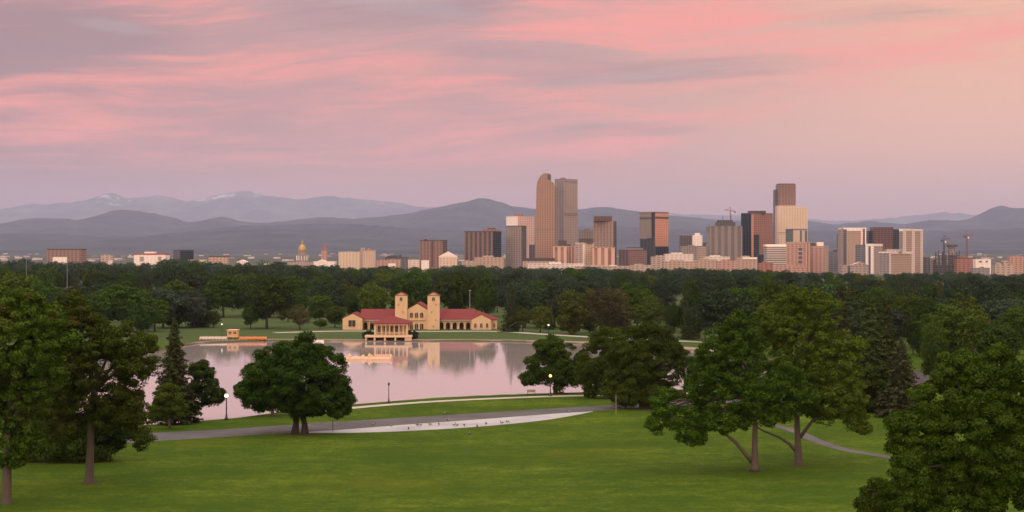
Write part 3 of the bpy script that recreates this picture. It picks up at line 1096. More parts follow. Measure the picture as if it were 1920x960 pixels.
T(OFF, 'tower with grey left wall and right wall coloured copper by reflected sunrise', 1199, 1228, 1253.5, 397, 3700, 'grey', 'copper', roof=fc['mocha'], parapet=3,
  extras=[('panel', 'l', 1222, 1228, 398, 512, 'navy', 'corner_glass'), ('panel', 'r', 1228.3, 1253.2, 406, 409.5, 'plum', 'floor_band'), ('panel', 'l', 1199.4, 1221.9, 407, 410, 'grey_dark', 'floor_band'), ('panel', 'r', 1228.3, 1253.2, 462, 512, 'navy', 'base_reflection')])  # navy slab at the base paints a dark reflection on the right wall
T(OFF, 'low navy glass block against the left foot of the copper faced tower', 1201, None, 1228, 448, 3550, 'navy', extras=[('pent', 1212, 1227, 446.5, 'navy')])
T('office_block', 'grey block with concrete base left of the ribbed grey cube', 1276, None, 1302, 440, 3700, 'grey_dark', roof=fc['grey'])
T('apartment_block', 'narrow white stepped tower against the right of a grey block', 1299, None, 1317, 441, 3650, 'whiteplain', extras=[('pent', 1303, 1312, 437, 'whiteplain')])
T('office_block', 'wide low grey concrete block left of the ribbed grey cube, at street level', 1276, 1308, 1324, 461, 3400, 'grey', 'beige', k=.6)
T('office_block', 'dark slate sliver block against the left wall of the ribbed cube', 1318, None, 1331, 455, 3600, 'slate')
T(OFF, 'broad ribbed grey brown cube tower with round dark rooftop crown', 1330.5, None, 1392, 424, 3500, 'rib', depth=60, extras=[('pent', 1342, 1377, 417, 'grey_dark'), ('pent', 1346, 1372, 413, roof_dark, 'plant_room'), ('pent', 1362, 1377, 420.5, 'beige', 'plant_room'), ('mast', 1355.5, 404)])
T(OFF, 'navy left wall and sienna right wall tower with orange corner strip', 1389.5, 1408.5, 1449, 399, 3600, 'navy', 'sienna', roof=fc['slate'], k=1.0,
  extras=[('panel', 'r', 1408.8, 1412.5, 402, 492, 'copper', 'corner_strip'), ('panel', 'r', 1413, 1423, 440, 512, 'navy', 'step_reflection'), ('pent', 1404, 1434, 395.5, roof_dark)])  # stepped navy slab is a painted reflection on the right wall
T('low_building', 'low navy block at the right foot of the sienna tower', 1421, None, 1440, 477, 3300, 'navy')


def stepped_tower():
    D = 3800
    root = empty('office_tower', (X(1476, D), D + 40, 0), 'brown topped skyscraper above a cream slab, tallest on the right', 'building')
    mb = MB()
    mb.prism([(X(1459.5, D), D), (X(1492, D), D), (X(1492, D), D + 40), (X(1459.5, D), D + 40)], -1, Z(345.5, D))
    mb.build('wall', fc['mocha'], root)
    mb = MB()
    mb.prism([(X(1453.5, D + 9), D + 9), (X(1459.5, D) - .05, D + 1), (X(1459.5, D) - .05, D + 38), (X(1453.5, D + 9), D + 38)], -1, Z(355, D))
    mb.build('side_wing', fc['slate'], root)
    mb = MB()
    mb.box(X(1460.5, D), X(1491, D), D + 3, D + 37, Z(345.5, D) + .02, Z(344, D))
    mb.build('roof', roof_dark, root)
    D2 = 3765
    mb = MB()
    mb.prism([(X(1457.5, D2), D2), (X(1493, D2), D2), (X(1493, D2), D2 + 34), (X(1457.5, D2), D2 + 34)], -1, Z(385.5, D2))
    o = mb.build('cream_slab', fc['cream'], root)
    mb = MB()
    mb.prism([(X(1493, D2) + .05, D2 + .5), (X(1514.5, D2), D2 + .5), (X(1514.5, D2), D2 + 34), (X(1493, D2) + .05, D2 + 34)], -1, Z(388.5, D2))
    mb.build('cream_slab', fc['cream'], root)
    mb = MB()
    mb.box(X(1459, D2), X(1473, D2), D2 - .6, D2 + 1, Z(437, D2), Z(435.6, D2))
    mb.build('floor_band', fc['sand'], root)


stepped_tower()
T(OFF, 'low teal glass and cream block with flat overhanging roof before the cream slab', 1473, 1487, 1513.5, 429, 3550, 'teal', 'cream', roof=fc['teal'], parapet=2.5, extras=[('panel', 'r', 1500, 1503, 432, 470, 'teal', 'glass_slot'), ('panel', 'r', 1509, 1513, 432, 470, 'teal', 'glass_slot')])
T('office_block', 'banded beige office block with thin white overhanging roof', 1438, None, 1476, 461, 3150, 'floors', roof=roof_white, depth=40, extras=[('pent', 1433, 1475, 458.3, roof_white, 'roof_slab')])
T('apartment_block', 'pink brick block with dark central window column', 1474.5, 1512, 1519.5, 453, 3050, 'pinkbrick', 'stripes', k=.5, roof=fc['sand'],
  extras=[('panel', 'l', 1497, 1504.5, 465, 469, 'slate', 'window'), ('panel', 'l', 1497, 1504.5, 473, 477, 'slate', 'window'), ('panel', 'l', 1497, 1504.5, 481, 485, 'slate', 'window'), ('panel', 'l', 1497, 1504.5, 489, 493, 'slate', 'window')])
T('apartment_block', 'pink brick block with white roof box, left of the slate slivers', 1519.5, 1545, 1553.5, 461, 3080, 'pinkbrick', 'sand', k=.5, roof=fc['sand'], extras=[('pent', 1531, 1543, 454, roof_white), ('pent', 1521, 1529, 456, roof_dark)])
T('office_block', 'low blue grey glass block left of the white framed tower', 1556, None, 1575, 472, 3300, 'greyblue', extras=[('pent', 1562, 1569, 468.5, roof_dark)])
T(OFF, 'slender dark slate tower hugging the white framed tower', 1571.5, None, 1578, 439, 3450, 'slate')
# the white group on the right
T(OFF, 'white framed tower with beige centre and dark glass side slots', 1577.5, None, 1624, 427, 3200, 'tanpanel', roof=fc['whiteplain'], parapet=3,
  extras=[('panel', 'l', 1577.6, 1581, 427.5, 515, 'pinkstone_side', 'frame'), ('panel', 'l', 1581.2, 1587, 430, 515, 'slate', 'glass_slot'), ('panel', 'l', 1588, 1614, 427.5, 433, 'whiteplain', 'cap'),
          ('panel', 'l', 1614.2, 1618, 427.5, 515, 'rose', 'frame'), ('panel', 'l', 1618.2, 1621.5, 429, 515, 'plum', 'glass_slot'), ('panel', 'l', 1621.6, 1624, 429, 515, 'whiteplain', 'frame')])
T('office_block', 'dark blue glass cube in front of the white framed tower', 1607, None, 1623, 459, 3000, 'greyblue', roof=fc['slate'])
T(OFF, 'plum brown glass tower with stepped navy shoulders', 1638.5, None, 1675, 426, 3500, 'plum', roof=fc['plum'], depth=40,
  extras=[('panel', 'l', 1674.8, 1675, 430, 500, 'navy', 'edge_glass')])
T(OFF, 'navy stepped shoulder block against the left of the plum brown tower', 1628.5, None, 1638.3, 433, 3520, 'navy', depth=30, extras=[('pent', 1632, 1638, 429.5, 'navy')])
T(OFF, 'navy block against the right of the plum brown tower', 1675.3, None, 1687, 430, 3520, 'navy', depth=30)
T(OFF, 'white and blue tower with two bright pillars before the plum tower', 1624, 1638.5, 1655, 457, 2900, 'slate', 'pinkstone', roof=fc['whiteplain'], parapet=4, k=.8,
  extras=[('panel', 'l', 1624.3, 1628.5, 457.5, 518, 'whiteplain', 'pillar'), ('panel', 'l', 1633, 1638.3, 457.5, 518, 'whiteplain', 'pillar')])
T(OFF, 'tall white framed tower with two tan window panels, rightmost tall tower', 1686, 1693, 1730, 429, 2900, 'pinkstone_side', 'tanpanel', roof=fc['whiteplain'], parapet=4, k=.6,
  extras=[('panel', 'r', 1693.3, 1698, 430, 519, 'white', 'frame'), ('panel', 'r', 1709.5, 1714.5, 430, 519, 'white', 'frame'), ('panel', 'r', 1725.5, 1729.8, 430, 519, 'white', 'frame'), ('panel', 'r', 1698.2, 1709.3, 430, 433, 'white', 'frame'), ('panel', 'r', 1714.7, 1725.3, 430, 433, 'white', 'frame')])
T('office_block', 'broad low white block with tan panel front below the rightmost tall tower', 1648, 1667, 1712, 472, 2650, 'pinkstone_side', 'tanpanel', roof=fc['whiteplain'], parapet=2, k=.7,
  extras=[('panel', 'r', 1667.3, 1670, 473, 518, 'white', 'frame'), ('panel', 'r', 1709, 1711.8, 473, 518, 'white', 'frame'), ('panel', 'r', 1670.2, 1708.8, 473, 476, 'white', 'frame'), ('pent', 1660, 1690, 467, 'pinkstone')])
T('apartment_block', 'pink gabled block at the foot of the white framed tower', 1580, None, 1628, 497, 2700, 'pinkstone', extras=[('gable', 1598, 1628, 490.5, fc['sand']), ('panel', 'l', 1589, 1594, 498, 512, 'slate', 'window')])
# far right
T('office_block', 'slate grey block right of the rightmost tall white tower', 1731, None, 1744, 482, 3000, 'slate')
T('office_block', 'grey block with dark slot left of the building site', 1744.5, None, 1757, 484, 3000, 'grey', extras=[('panel', 'l', 1749, 1753, 487, 512, 'grey_dark', 'glass_slot')])
T('low_building', 'plum brick block under the two tower cranes', 1795, None, 1829, 483, 2900, 'rust', roof=roof_dark, extras=[('pent', 1798, 1812, 480, 'rust')])
T('low_building', 'white low block with dark openings right of the building site', 1829.5, None, 1858, 486, 2850, 'whiteplain', extras=[('panel', 'l', 1836, 1841, 489, 492, 'mocha', 'window'), ('panel', 'l', 1848, 1852, 489, 492, 'mocha', 'window')])
T('low_building', 'grey low block below the white block at far right', 1825, None, 1856, 502, 2650, 'pinkstone_side')
T('apartment_block', 'stepped cream apartment block second from the right edge', 1866, None, 1900, 496, 2600, 'beige', extras=[('pent', 1868, 1876, 492, 'beige'), ('pent', 1882, 1890, 489, 'beige')])
T('apartment_block', 'pink apartment slab nearest the right edge of the city', 1893, None, 1919, 481, 2900, 'pinkbrick', extras=[('pent', 1897, 1912, 479.5, 'pinkbrick')])
# the low row at the foot of the towers
row = [(1182, 1222, 497, 'beige', 'low beige building below the copper faced tower'),
       (1222, 1262, 481, 'beige', 'pale stepped block at the right foot of the copper faced tower'),
       (1248, 1300, 476, 'white', 'wide pale office block below the narrow white stepped tower'),
       (1245, 1306, 490, 'sand', 'tan low block at street level left of the ribbed cube'),
       (1304, 1345, 487, 'sand', 'orange tan low block below the ribbed cube'),
       (1345, 1382, 489, 'pinkbrick', 'rose brick low block below the ribbed cube'),
       (1382, 1420, 482, 'sand', 'sandy block with white roof edge below the sienna tower'),
       (1424, 1450, 493, 'rust', 'small rust brick block left of the banded beige office'),
       (1444, 1514, 500, 'pinkbrick', 'long rose brick block along the trees below the pink brick blocks'),
       (1322, 1368, 481, 'white', 'grey white block at the foot of the ribbed cube')]
for i, (a, b, y, mt, lb) in enumerate(row):
    T('low_building', lb, a, None, b, y, 2950 - 70 * (i % 4) + (200 if y < 483 else 0), mt, extras=[('pent', a + (b - a) * .2, a + (b - a) * .6, y - 2.5, mt)] + ([('panel', 'l', a + 10, b - .5, 482.5, 486, 'whiteplain', 'roof_edge')] if a == 1382 else []),
      parapet=1.5, roof=(fc['rust'] if mt == 'rust' else None))


# building site with a concrete core, steel frame; two cranes, and a third crane on the ribbed cube
def building_site():
    D = 2950
    root = empty('building_site', (X(1780, D), D, 0), 'unfinished steel frame building with dark capped core under the cranes', 'building site')
    mb = MB()
    for i in range(7):
        x = X(1760 + i * 6.5, D)
        mb.box(x - .7, x + .7, D, D + 1.4, -1, Z(470 + (i % 3) * 4, D))
        mb.box(x - .7, x + .7, D + 20, D + 21.4, -1, Z(472 + (i % 2) * 5, D))
    for k in range(5):
        zz = Z(508 - k * 7, D)
        mb.box(X(1759, D), X(1800, D), D - .2, D + 21.5, zz, zz + 1.2)
    mb.build('frame', steel_dark, root)
    mb = MB()
    mb.box(X(1782, D), X(1792, D), D + 5, D + 15, -1, Z(463, D))
    mb.build('core', fc['grey'], root)
    mb = MB()
    mb.box(X(1780, D), X(1796, D), D + 2, D + 18, Z(463, D) + .02, Z(458.5, D))
    mb.build('cap', steel_dark, root)
    mb = MB()
    mb.box(X(1760, D), X(1795, D), D + 2, D + 19, -1, Z(497, D))
    mb.build('lower_floor', fc['slate'], root)


building_site()


def crane(label, px, y0, ym, ja, jb, yj, D, zb, mat):
    root = empty('tower_crane', (X(px, D), D, zb), label, 'crane')
    w = .9
    mb = MB()
    x = X(px, D)
    z1 = Z(ym, D)
    for sx in (-w, w):
        for sy in (-w, w):
            mb.tube([(x + sx, D + sy, zb), (x + sx, D + sy, z1)], [.42, .42], 5)
    n = int((z1 - zb) / 5)
    for k in range(n):
        za, zb2 = zb + k * 5, zb + (k + 1) * 5
        mb.tube([(x - w, D - w, za), (x + w, D - w, zb2)], [.3, .3], 4)
        mb.tube([(x + w, D + w, za), (x - w, D + w, zb2)], [.3, .3], 4)
    mb.build('mast', mat, root)
    jib = MB()
    zj = Z(yj, D)
    xa, xb = X(ja, D), X(jb, D)
    far_ = xa if abs(xa - x) > abs(xb - x) else xb
    near_ = xb if far_ == xa else xa
    zfar = zj + abs(far_ - x) * .18
    for dy, dz in ((-1, 0), (1, 0), (0, 2.2)):
        jib.tube([(near_, D + dy, zj + dz), (x, D + dy, zj + dz), (far_, D + dy, zfar + dz * .6)], [.45, .45, .35], 5)
    jib.tube([(x, D, z1), (x, D, zj + 9)], [.6, .4], 5)
    jib.tube([(x, D, zj + 9), (far_ * .7 + x * .3, D, zj + (zfar - zj) * .7 + 1.5)], [.25, .25], 4)
    j = jib.build('jib', mat, root)
    cw = MB()
    cw.box(min(near_, near_ + 3), max(near_, near_ + 3), D - 1.2, D + 1.2, zj - 3, zj)
    cw.build('counterweight', steel_dark, j)
    cb = MB()
    cb.box(x + 1, x + 3.5, D - 1.3, D + 1.3, z1 - 3, z1)
    cb.build('cab', white_paint, root)


crane('red crane rising behind the round crown of the ribbed cube tower', 1370, 424, 397, 1358.5, 1376.5, 396, 3585, Z(425, 3500), steel_red)
crane('thin crane mast over the left part of the steel frame site', 1770, 510, 452, 1764, 1782, 450, 2990, 0, steel_dark)
crane('taller crane mast right of the capped concrete core', 1813, 510, 444, 1808, 1826, 442, 2990, 0, steel_red)


# pale small houses of the far suburbs, one mass
def suburbs():
    rs = np.random.RandomState(4)
    mb = MB()
    for k in range(300):
        D = rs.uniform(6500, 19000)
        x = rs.uniform(-.34, .34) * D
        zb = float(ground_z(np.array([x]), np.array([D]))[0])
        w, d, h = rs.uniform(12, 45), rs.uniform(12, 35), rs.uniform(4, 10)
        a = rs.uniform(0, 1.5)
        c, s_ = math.cos(a), math.sin(a)
        foot = [(x + c * u * w / 2 - s_ * v * d / 2, D + s_ * u * w / 2 + c * v * d / 2) for u, v in ((-1, -1), (1, -1), (1, 1), (-1, 1))]
        mb.prism(foot, zb - 1, zb + h, [k % 2] * 4, k % 2)
    o = mb.build('distant_suburb', [plain('suburb_pale', (.52, .46, .43)), plain('suburb_tan', (.30, .24, .21))])
    tag(o, kind='stuff')
    o['label'] = 'scattered pale roofs of far suburbs below the mountains'


suburbs()


# ------------------------------------------------------------------ pavilion
stucco = plain('peach_stucco', (.56, .385, .225), .85, 0, .16, .5)
stucco_pale = plain('pale_trim', (.54, .385, .25), .8)
dark_glass = plain('dark_window', (.030, .026, .022), .25, 0, .2)
arch_dark = plain('arcade_shade_wall', (.24, .13, .06), .9)


def tile_mat():
    m, t, out = material('red_roof_tile')
    co = t.n('ShaderNodeTexCoord').outputs['Object']
    sp = t.n('ShaderNodeSeparateXYZ')
    t.link(co, sp.inputs[0])
    w = t.m('SINE', t.m('MULTIPLY', sp.outputs[0], 14.0))
    n = t.noise(co, .7, 5, .65)
    n2 = t.noise(co, .12, 3)
    col = t.mix(n, (.13, .024, .025), (.215, .043, .040))
    col = t.mix(t.m('MULTIPLY', n2, .35), col, (.21, .075, .062))
    bp = t.n('ShaderNodeBump')
    bp.inputs['Strength'].default_value = .5
    bp.inputs['Distance'].default_value = .1
    t.link(w, bp.inputs['Height'])
    principled(t, out, col, .85, spec=.08, normal=bp.outputs[0])
    return m


tile = tile_mat()
PD = 696.0
ps = PD / F


def px_(a, D=PD):
    return X(a, D)


def pz(b, D=PD):
    return Z(b, D)


def arch_pts(xa, xb, z0, zs, n=8):
    """opening outline from bottom-left up and over to bottom-right; zs is the spring line"""
    r = (xb - xa) / 2
    c = (xa + xb) / 2
    return [(xa, z0)] + [(c - r * math.cos(math.pi * k / n), zs + r * math.sin(math.pi * k / n)) for k in range(n + 1)] + [(xb, z0)]


def holed_wall(mb, x0, x1, z0, z1, y, th, holes, mat=0):
    """wall facing -y with arched holes (xa, xb, bottom, spring); holes sorted along x"""
    cur = x0
    for xa, xb, hb, hs in holes:
        mb.face([(cur, y, z0), (xa, y, z0), (xa, y, z1), (cur, y, z1)], mat)
        o = arch_pts(xa, xb, max(hb, z0), hs)
        top = o[1:-1]
        for i in range(len(top) - 1):
            p, q = top[i], top[i + 1]
            mb.face([(p[0], y, p[1]), (q[0], y, q[1]), (q[0], y, z1), (p[0], y, z1)], mat)
        if hb > z0:
            mb.face([(xa, y, z0), (xb, y, z0), (xb, y, hb), (xa, y, hb)], mat)
            o = o + [o[0]]
        for i in range(len(o) - 1):
            p, q = o[i], o[i + 1]
            mb.face([(p[0], y, p[1]), (p[0], y + th, p[1]), (q[0], y + th, q[1]), (q[0], y, q[1])], mat)
        cur = xb
    mb.face([(cur, y, z0), (x1, y, z0), (x1, y, z1), (cur, y, z1)], mat)


def window(parent, xa, xb, z0, z1, y, arched=False, name='window', th=.14):
    """dark pane with a pale frame standing proud of a wall that faces -y"""
    mb = MB()
    if arched:
        r = (xb - xa) / 2
        o = arch_pts(xa, xb, z0, z1 - r)
        mb.extrude_xz([o[0], o[-1]] + o[-2:0:-1], y - .04, y + .1)
    else:
        mb.box(xa, xb, y - .04, y + .1, z0, z1)
    w = mb.build(name, dark_glass, parent)
    q = MB()
    f = .16
    q.box(xa - f, xa, y - th, y + .05, z0 - f, z1 if not arched else z1 - (xb - xa) / 2)
    q.box(xb, xb + f, y - th, y + .05, z0 - f, z1 if not arched else z1 - (xb - xa) / 2)
    q.box(xa, xb, y - th - .05, y + .05, z0 - f, z0)
    if not arched:
        q.box(xa, xb, y - th, y + .05, z1, z1 + f)
    mid = (xa + xb) / 2
    q.box(mid - .05, mid + .05, y - .09, y - .02, z0, z1 - .02)
    q.build('frame', stucco_pale, w)
    return w


def gable_roof(mb, x0, x1, y0, y1, ze, zr, over=.5, th=.25, axis='y', hip0=0.0, hip1=0.0):
    """solid pitched roof; axis: ridge direction. hip0/hip1: how far the ridge ends are drawn in"""
    x0, x1, y0, y1 = x0 - over, x1 + over, y0 - over, y1 + over
    if axis == 'y' and hip0 == 0:
        xm = (x0 + x1) / 2
        mb.extrude_xz([(x0, ze - th), (xm, zr - th), (x1, ze - th), (x1, ze), (xm, zr), (x0, ze)], y0, y1)
        return
    if axis == 'y':
        xm = (x0 + x1) / 2
        a, b = (xm, y0 + hip0, zr), (xm, y1 - hip1, zr)
        c = [(x0, y0, ze), (x1, y0, ze), (x1, y1, ze), (x0, y1, ze)]
        mb.face([c[1], c[2], b, a])
        mb.face([c[3], c[0], a, b])
        mb.face([c[0], c[1], a])
        mb.face([c[2], c[3], b])
    else:
        ym = (y0 + y1) / 2
        a, b = (x0 + hip0, ym, zr), (x1 - hip1, ym, zr)
        c = [(x0, y0, ze), (x1, y0, ze), (x1, y1, ze), (x0, y1, ze)]
        mb.face([c[0], c[1], b, a])
        mb.face([c[2], c[3], a, b])
        mb.face([c[3], c[0], a])
        mb.face([c[1], c[2], b])
    mb.prism([(p[0], p[1]) for p in c], ze - th, ze - .001, None, 0, False, True)


def pavilion():
    root = empty('park_pavilion', (px_(787), PD + 8, 0), 'peach park pavilion with red tile roofs and twin towers across the lake', 'pavilion')
    zg = 0.0
    ze = pz(598.5)
    # central hall
    x0, x1 = px_(761), px_(803)
    zc, zca = pz(582), pz(570)
    mb = MB()
    xm = (x0 + x1) / 2
    mb.extrude_xz([(x0, zg), (x1, zg), (x1, zc), (xm, zca), (x0, zc)], PD + 1, PD + 26)
    hall = mb.build('central_hall', stucco, root)
    mb = MB()
    gable_roof(mb, x0, x1, PD + 1.3, PD + 27, zc + .05, pz(566, PD + 14), .35, .3)
    mb.build('roof', tile, hall)
    for k in range(3):
        c = px_(771.2 + k * 9.6)
        w = 3.0 * ps
        window(hall, c - w, c + w, pz(596), pz(586), PD + 1, True)
    mb = MB()
    mb.box(px_(766), px_(796), PD + .4, PD + 1.05, pz(600.5), pz(599))
    mb.build('balcony', stucco_pale, hall)
    for k in range(3):
        c = px_(771 + k * 9.7)
        w = 3.2 * ps
        d = window(hall, c - w, c + w, 0.0 + .02, pz(606.5), PD + 1, True, 'door')
    # towers
    for a, b, dz in ((741, 763.5, 0), (801.8, 824, .0)):
        xa, xb = px_(a), px_(b)
        y0 = PD - .6
        zt = pz(554.5)
        dp = xb - xa
        mb = MB()
        mb.box(xa, xb, y0, y0 + dp, zg - .5, zt)
        tw = mb.build('tower', stucco, root)
        mb = MB()
        gable_roof(mb, xa, xb, y0, y0 + dp, zt + .26, pz(547), .3, .25)
        mb.build('tower_roof', tile, tw)
        mb = MB()
        xmid = (xa + xb) / 2
        mb.extrude_xz([(xa, zt + .262), (xb, zt + .262), (xmid, pz(547.6))], y0 - .02, y0 + .4)
        mb.build('gable', stucco, tw)
        window(tw, xmid - .55, xmid + .55, pz(564), pz(557), y0, True)
        for (fx, yy, hh) in ((.28, 571, 2.4), (.66, 585, 2.4), (.3, 600, 2.0), (.5, 612, 3.0)):
            c = xa + dp * (fx if a < 780 else 1 - fx)
            window(tw, c - .22, c + .22, pz(yy + hh / 2), pz(yy - hh / 2), y0)
    # long wings with arcades
    def wing(a, b, arches, ra, rb, hip_right):
        xa, xb = px_(a), px_(b)
        mb = MB()
        y0 = PD + 3.2
        holed = [(px_(p - w), px_(p + w), zg, pz(609.5)) for p, w in arches]
        holed_wall(mb, xa, xb, zg, ze - .28, y0, .7, holed)
        mb.face([(xb, y0 + .7, zg), (xa, y0 + .7, zg), (xa, y0 + .7, ze - .28), (xb, y0 + .7, ze - .28)]) if False else None
        mb.box(xa, xb, y0 + 4.2, y0 + 17, zg - .5, ze - .28)
        wg = mb.build('wing', stucco, root)
        for p, w in arches:
            window(wg, px_(p - w * .95, PD + 7.4), px_(p + w * .95, PD + 7.4), .05, 3.5, y0 + 4.2, True, 'door')  # dark panes widened across each arch to stand in for arcade shade
        mb = MB()
        gable_roof(mb, xa, xb, y0, y0 + 17, ze, pz(579.3, PD + 11.5), .6, .25, 'x', 0, 0)
        mb.build('roof', tile, wg)
        mb = MB()
        mb.box(xa, xb, y0 - 1.3, y0 - .62, ze - .75, ze - .3)
        mb.build('gutter', plain('gutter_grey', (.30, .25, .23)), wg)
    wing(676, 741, [(684, 4.2), (696.5, 4.2), (709, 4.2), (721.5, 4.2), (733, 4.0)], 676, 741, False)
    wing(824, 888, [(827.2, 4.2), (839.6, 4.2), (852.2, 4.2), (865, 4.2), (877.6, 4.2)], 824, 900, True)
    # gabled end houses
    def endhouse(a, b, apex, ye, front, length, wins, big=None):
        xa, xb = px_(a, front), px_(b, front)
        z1, z2 = Z(ye, front), Z(apex, front)
        xm = (xa + xb) / 2
        mb = MB()
        mb.extrude_xz([(xa, zg - .5), (xb, zg - .5), (xb, z1), (xm, z2), (xa, z1)], front, front + length)
        eh = mb.build('end_house', stucco, root)
        mb = MB()
        gable_roof(mb, xa, xb, front + .55, front + length, z1 + .08, z2 + .35, .25, .2)
        mb.build('roof', tile, eh)
        for c, w, t_, b_ in wins:
            window(eh, px_(c - w, front), px_(c + w, front), Z(b_, front), Z(t_, front), front, True)
        if big:
            c, w, t_, b_ = big
            window(eh, px_(c - w, front), px_(c + w, front), Z(b_, front), Z(t_, front), front)
        return eh
    endhouse(642.5, 679, 588.5, 597.5, PD - 2, 21, [], (660, 6.6, 600.5, 612.5))
    endhouse(884, 921, 590.5, 600, PD - 2, 21, [(891.3, 2.1, 606, 614.5), (902.3, 2.1, 606, 614.5), (913.3, 2.1, 606, 614.5)])
    # hipped corner at the right end
    xa, xb = px_(921) + .02, px_(931.5)
    mb = MB()
    mb.box(xa, xb, PD + 3, PD + 18, zg - .5, pz(600.5))
    cr = mb.build('corner_room', stucco, root)
    mb = MB()
    gable_roof(mb, xa - 8, xb, PD + 3, PD + 18, pz(600.5) + .26, pz(583, PD + 10), .4, .25, 'x', 0, 8)
    mb.build('roof', tile, cr)
    window(cr, px_(925) + .05, px_(928), pz(614), pz(607), PD + 3)


pavilion()


def boathouse():
    D = 609.0
    root = empty('boathouse', (X(730, D), D + 10, 0), 'open columned boathouse with red hip roof built over the water', 'boathouse')
    zt = Z(629, D)
    x0, x1 = X(684, D), X(772, D)
    # platform: deck slab on piers with four openings to the water
    mb = MB()
    mb.prism([(x0, D), (x1, D), (x1, D + 5), (x0, D + 5)], zt - .7, zt, None, 0, True, True)
    mb.prism([(X(702, D + 3), D + 5.002), (X(765, D + 3), D + 5.002), (X(765, D + 3), D + 26), (X(702, D + 3), D + 26)], zt - .7, zt - .003, None, 0, True, True)
    deck = mb.build('deck', stucco_pale, root)
    mb = MB()
    for a in (684.5, 700.5, 720, 739.5, 758.5):
        mb.box(X(a, D), X(a + 3.2, D), D + .3, D + 1.5, -1.5, zt - .71)
    mb.box(X(762, D), x1 - .1, D + .3, D + 1.5, -1.5, zt - .71)
    mb.build('pier', stucco_pale, deck)
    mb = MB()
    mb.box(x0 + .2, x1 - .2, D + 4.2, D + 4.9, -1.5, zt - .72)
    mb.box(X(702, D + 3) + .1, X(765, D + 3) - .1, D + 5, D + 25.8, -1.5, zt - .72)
    mb.build('back_wall', plain('dark_stone', (.05, .035, .025), .9), deck)  # dark brown wall behind the openings
    mb = MB()
    mb.box(x0, x1, D + .4, D + 1.3, -.9, -.30)
    mb.build('sill', stucco_pale, deck)
    # columned hall
    f = D + 3
    xa, xb = X(702, f), X(765, f)
    ze = Z(606, f)
    mb = MB()
    for a, w in ((701.5, 3.2), (714, 2.2), (722, 2.2), (729.5, 2.2), (738, 2.2), (747, 2.2), (755, 2.2), (761.5, 3.2)):
        q = MB()
        if w > 3:
            q.box(X(a, f), X(a + w, f), f, f + .6, zt, ze - .8)
        else:
            c = X(a + w / 2, f)
            q.tube([(c, f + .3, zt), (c, f + .3, zt + .25), (c, f + .3, ze - 1.0), (c, f + .3, ze - .81)], [.34, .25, .22, .34], 10)
        q.build('column', stucco_pale, root)
    mb.box(xa, xb, f - .1, f + .7, ze - .8, ze - .3)
    mb.box(xa, xa + .7, f + .7, f + 14, ze - .8, ze - .3)
    mb.box(xb - .7, xb, f + .7, f + 14, ze - .8, ze - .3)
    mb.build('beam', stucco, root)
    mb = MB()
    yb = f + 6.5
    mb.box(xa + .3, xb - .3, yb, yb + 7, zt, ze - .3)
    wall = mb.build('wall', stucco, root)
    for a in (708.5, 719.5, 731, 741):
        window(wall, X(a, yb), X(a + 5.0, yb), zt + .05 if a < 720 else zt + .9, zt + 3.1, yb, True)
    mb = MB()
    gable_roof(mb, xa, xb, f, f + 14, ze, Z(593, f + 7), .9, .3, 'x', 6.0, 6.0)
    mb.build('roof', tile, root)
    mb = MB()
    for k in range(26):
        xx = xa + .8 + (xb - xa - 1.6) * k / 25
        mb.box(xx - .05, xx + .05, D + 1.0, D + 1.1, zt, zt + 1.0)
    mb.box(xa + .6, xb - .6, D + .97, D + 1.13, zt + 1.0, zt + 1.1)
    mb.build('railing', stucco_pale, root)


boathouse()

# ------------------------------------------------------------------ trees
def unit(rs, n):
    v = rs.normal(size=(n, 3))
    return v / np.linalg.norm(v, axis=1, keepdims=True)


def leaf_quads(P, N, S, rs, aspect=.62, fold=.18):
    """pointed leaf sprays at P facing N with length S"""
    n = len(P)
    a = np.cross(N, unit(rs, n))
    a /= np.linalg.norm(a, axis=1, keepdims=True) + 1e-9
    b = np.cross(N, a)
    S = S[:, None]
    v0 = P - a * S * .5
    v1 = P + b * S * aspect * .5 + N * S * fold * rs.uniform(-.5, 1, (n, 1))
    v2 = P + a * S * .5
    v3 = P - b * S * aspect * .5 + N * S * fold * rs.uniform(-.5, 1, (n, 1))
    V = np.stack([v0, v1, v2, v3], 1).reshape(-1, 3)
    Q = np.arange(n * 4).reshape(n, 4)
    return V, Q


def clump_centres(envs, spacing, rs, feather=0.0):
    """envs: (centre, radii) ellipsoids; returns clump centres near their outer surfaces plus some inside"""
    out, orig = [], []
    for c, r in envs:
        c, r = np.array(c), np.array(r)
        area = 4 * math.pi * ((r[0] * r[1]) ** 1.6 / 3 + (r[0] * r[2]) ** 1.6 / 3 + (r[1] * r[2]) ** 1.6 / 3) ** (1 / 1.6)
        n = max(5, int(area / (spacing * spacing)))
        d = unit(rs, n)
        f = np.where(rs.rand(n) < .72, rs.uniform(.74, .98, n), rs.uniform(.2, .74, n))
        if feather:
            f = np.where(rs.rand(n) < .8, rs.uniform(.50, 1.12, n), f)
        f = f + np.where(rs.rand(n) < .22, rs.uniform(.04, .24, n), 0)
        out.append(c + d * r * f[:, None])
        orig.append(np.repeat(c[None], n, 0))
    return np.concatenate(out), np.concatenate(orig)


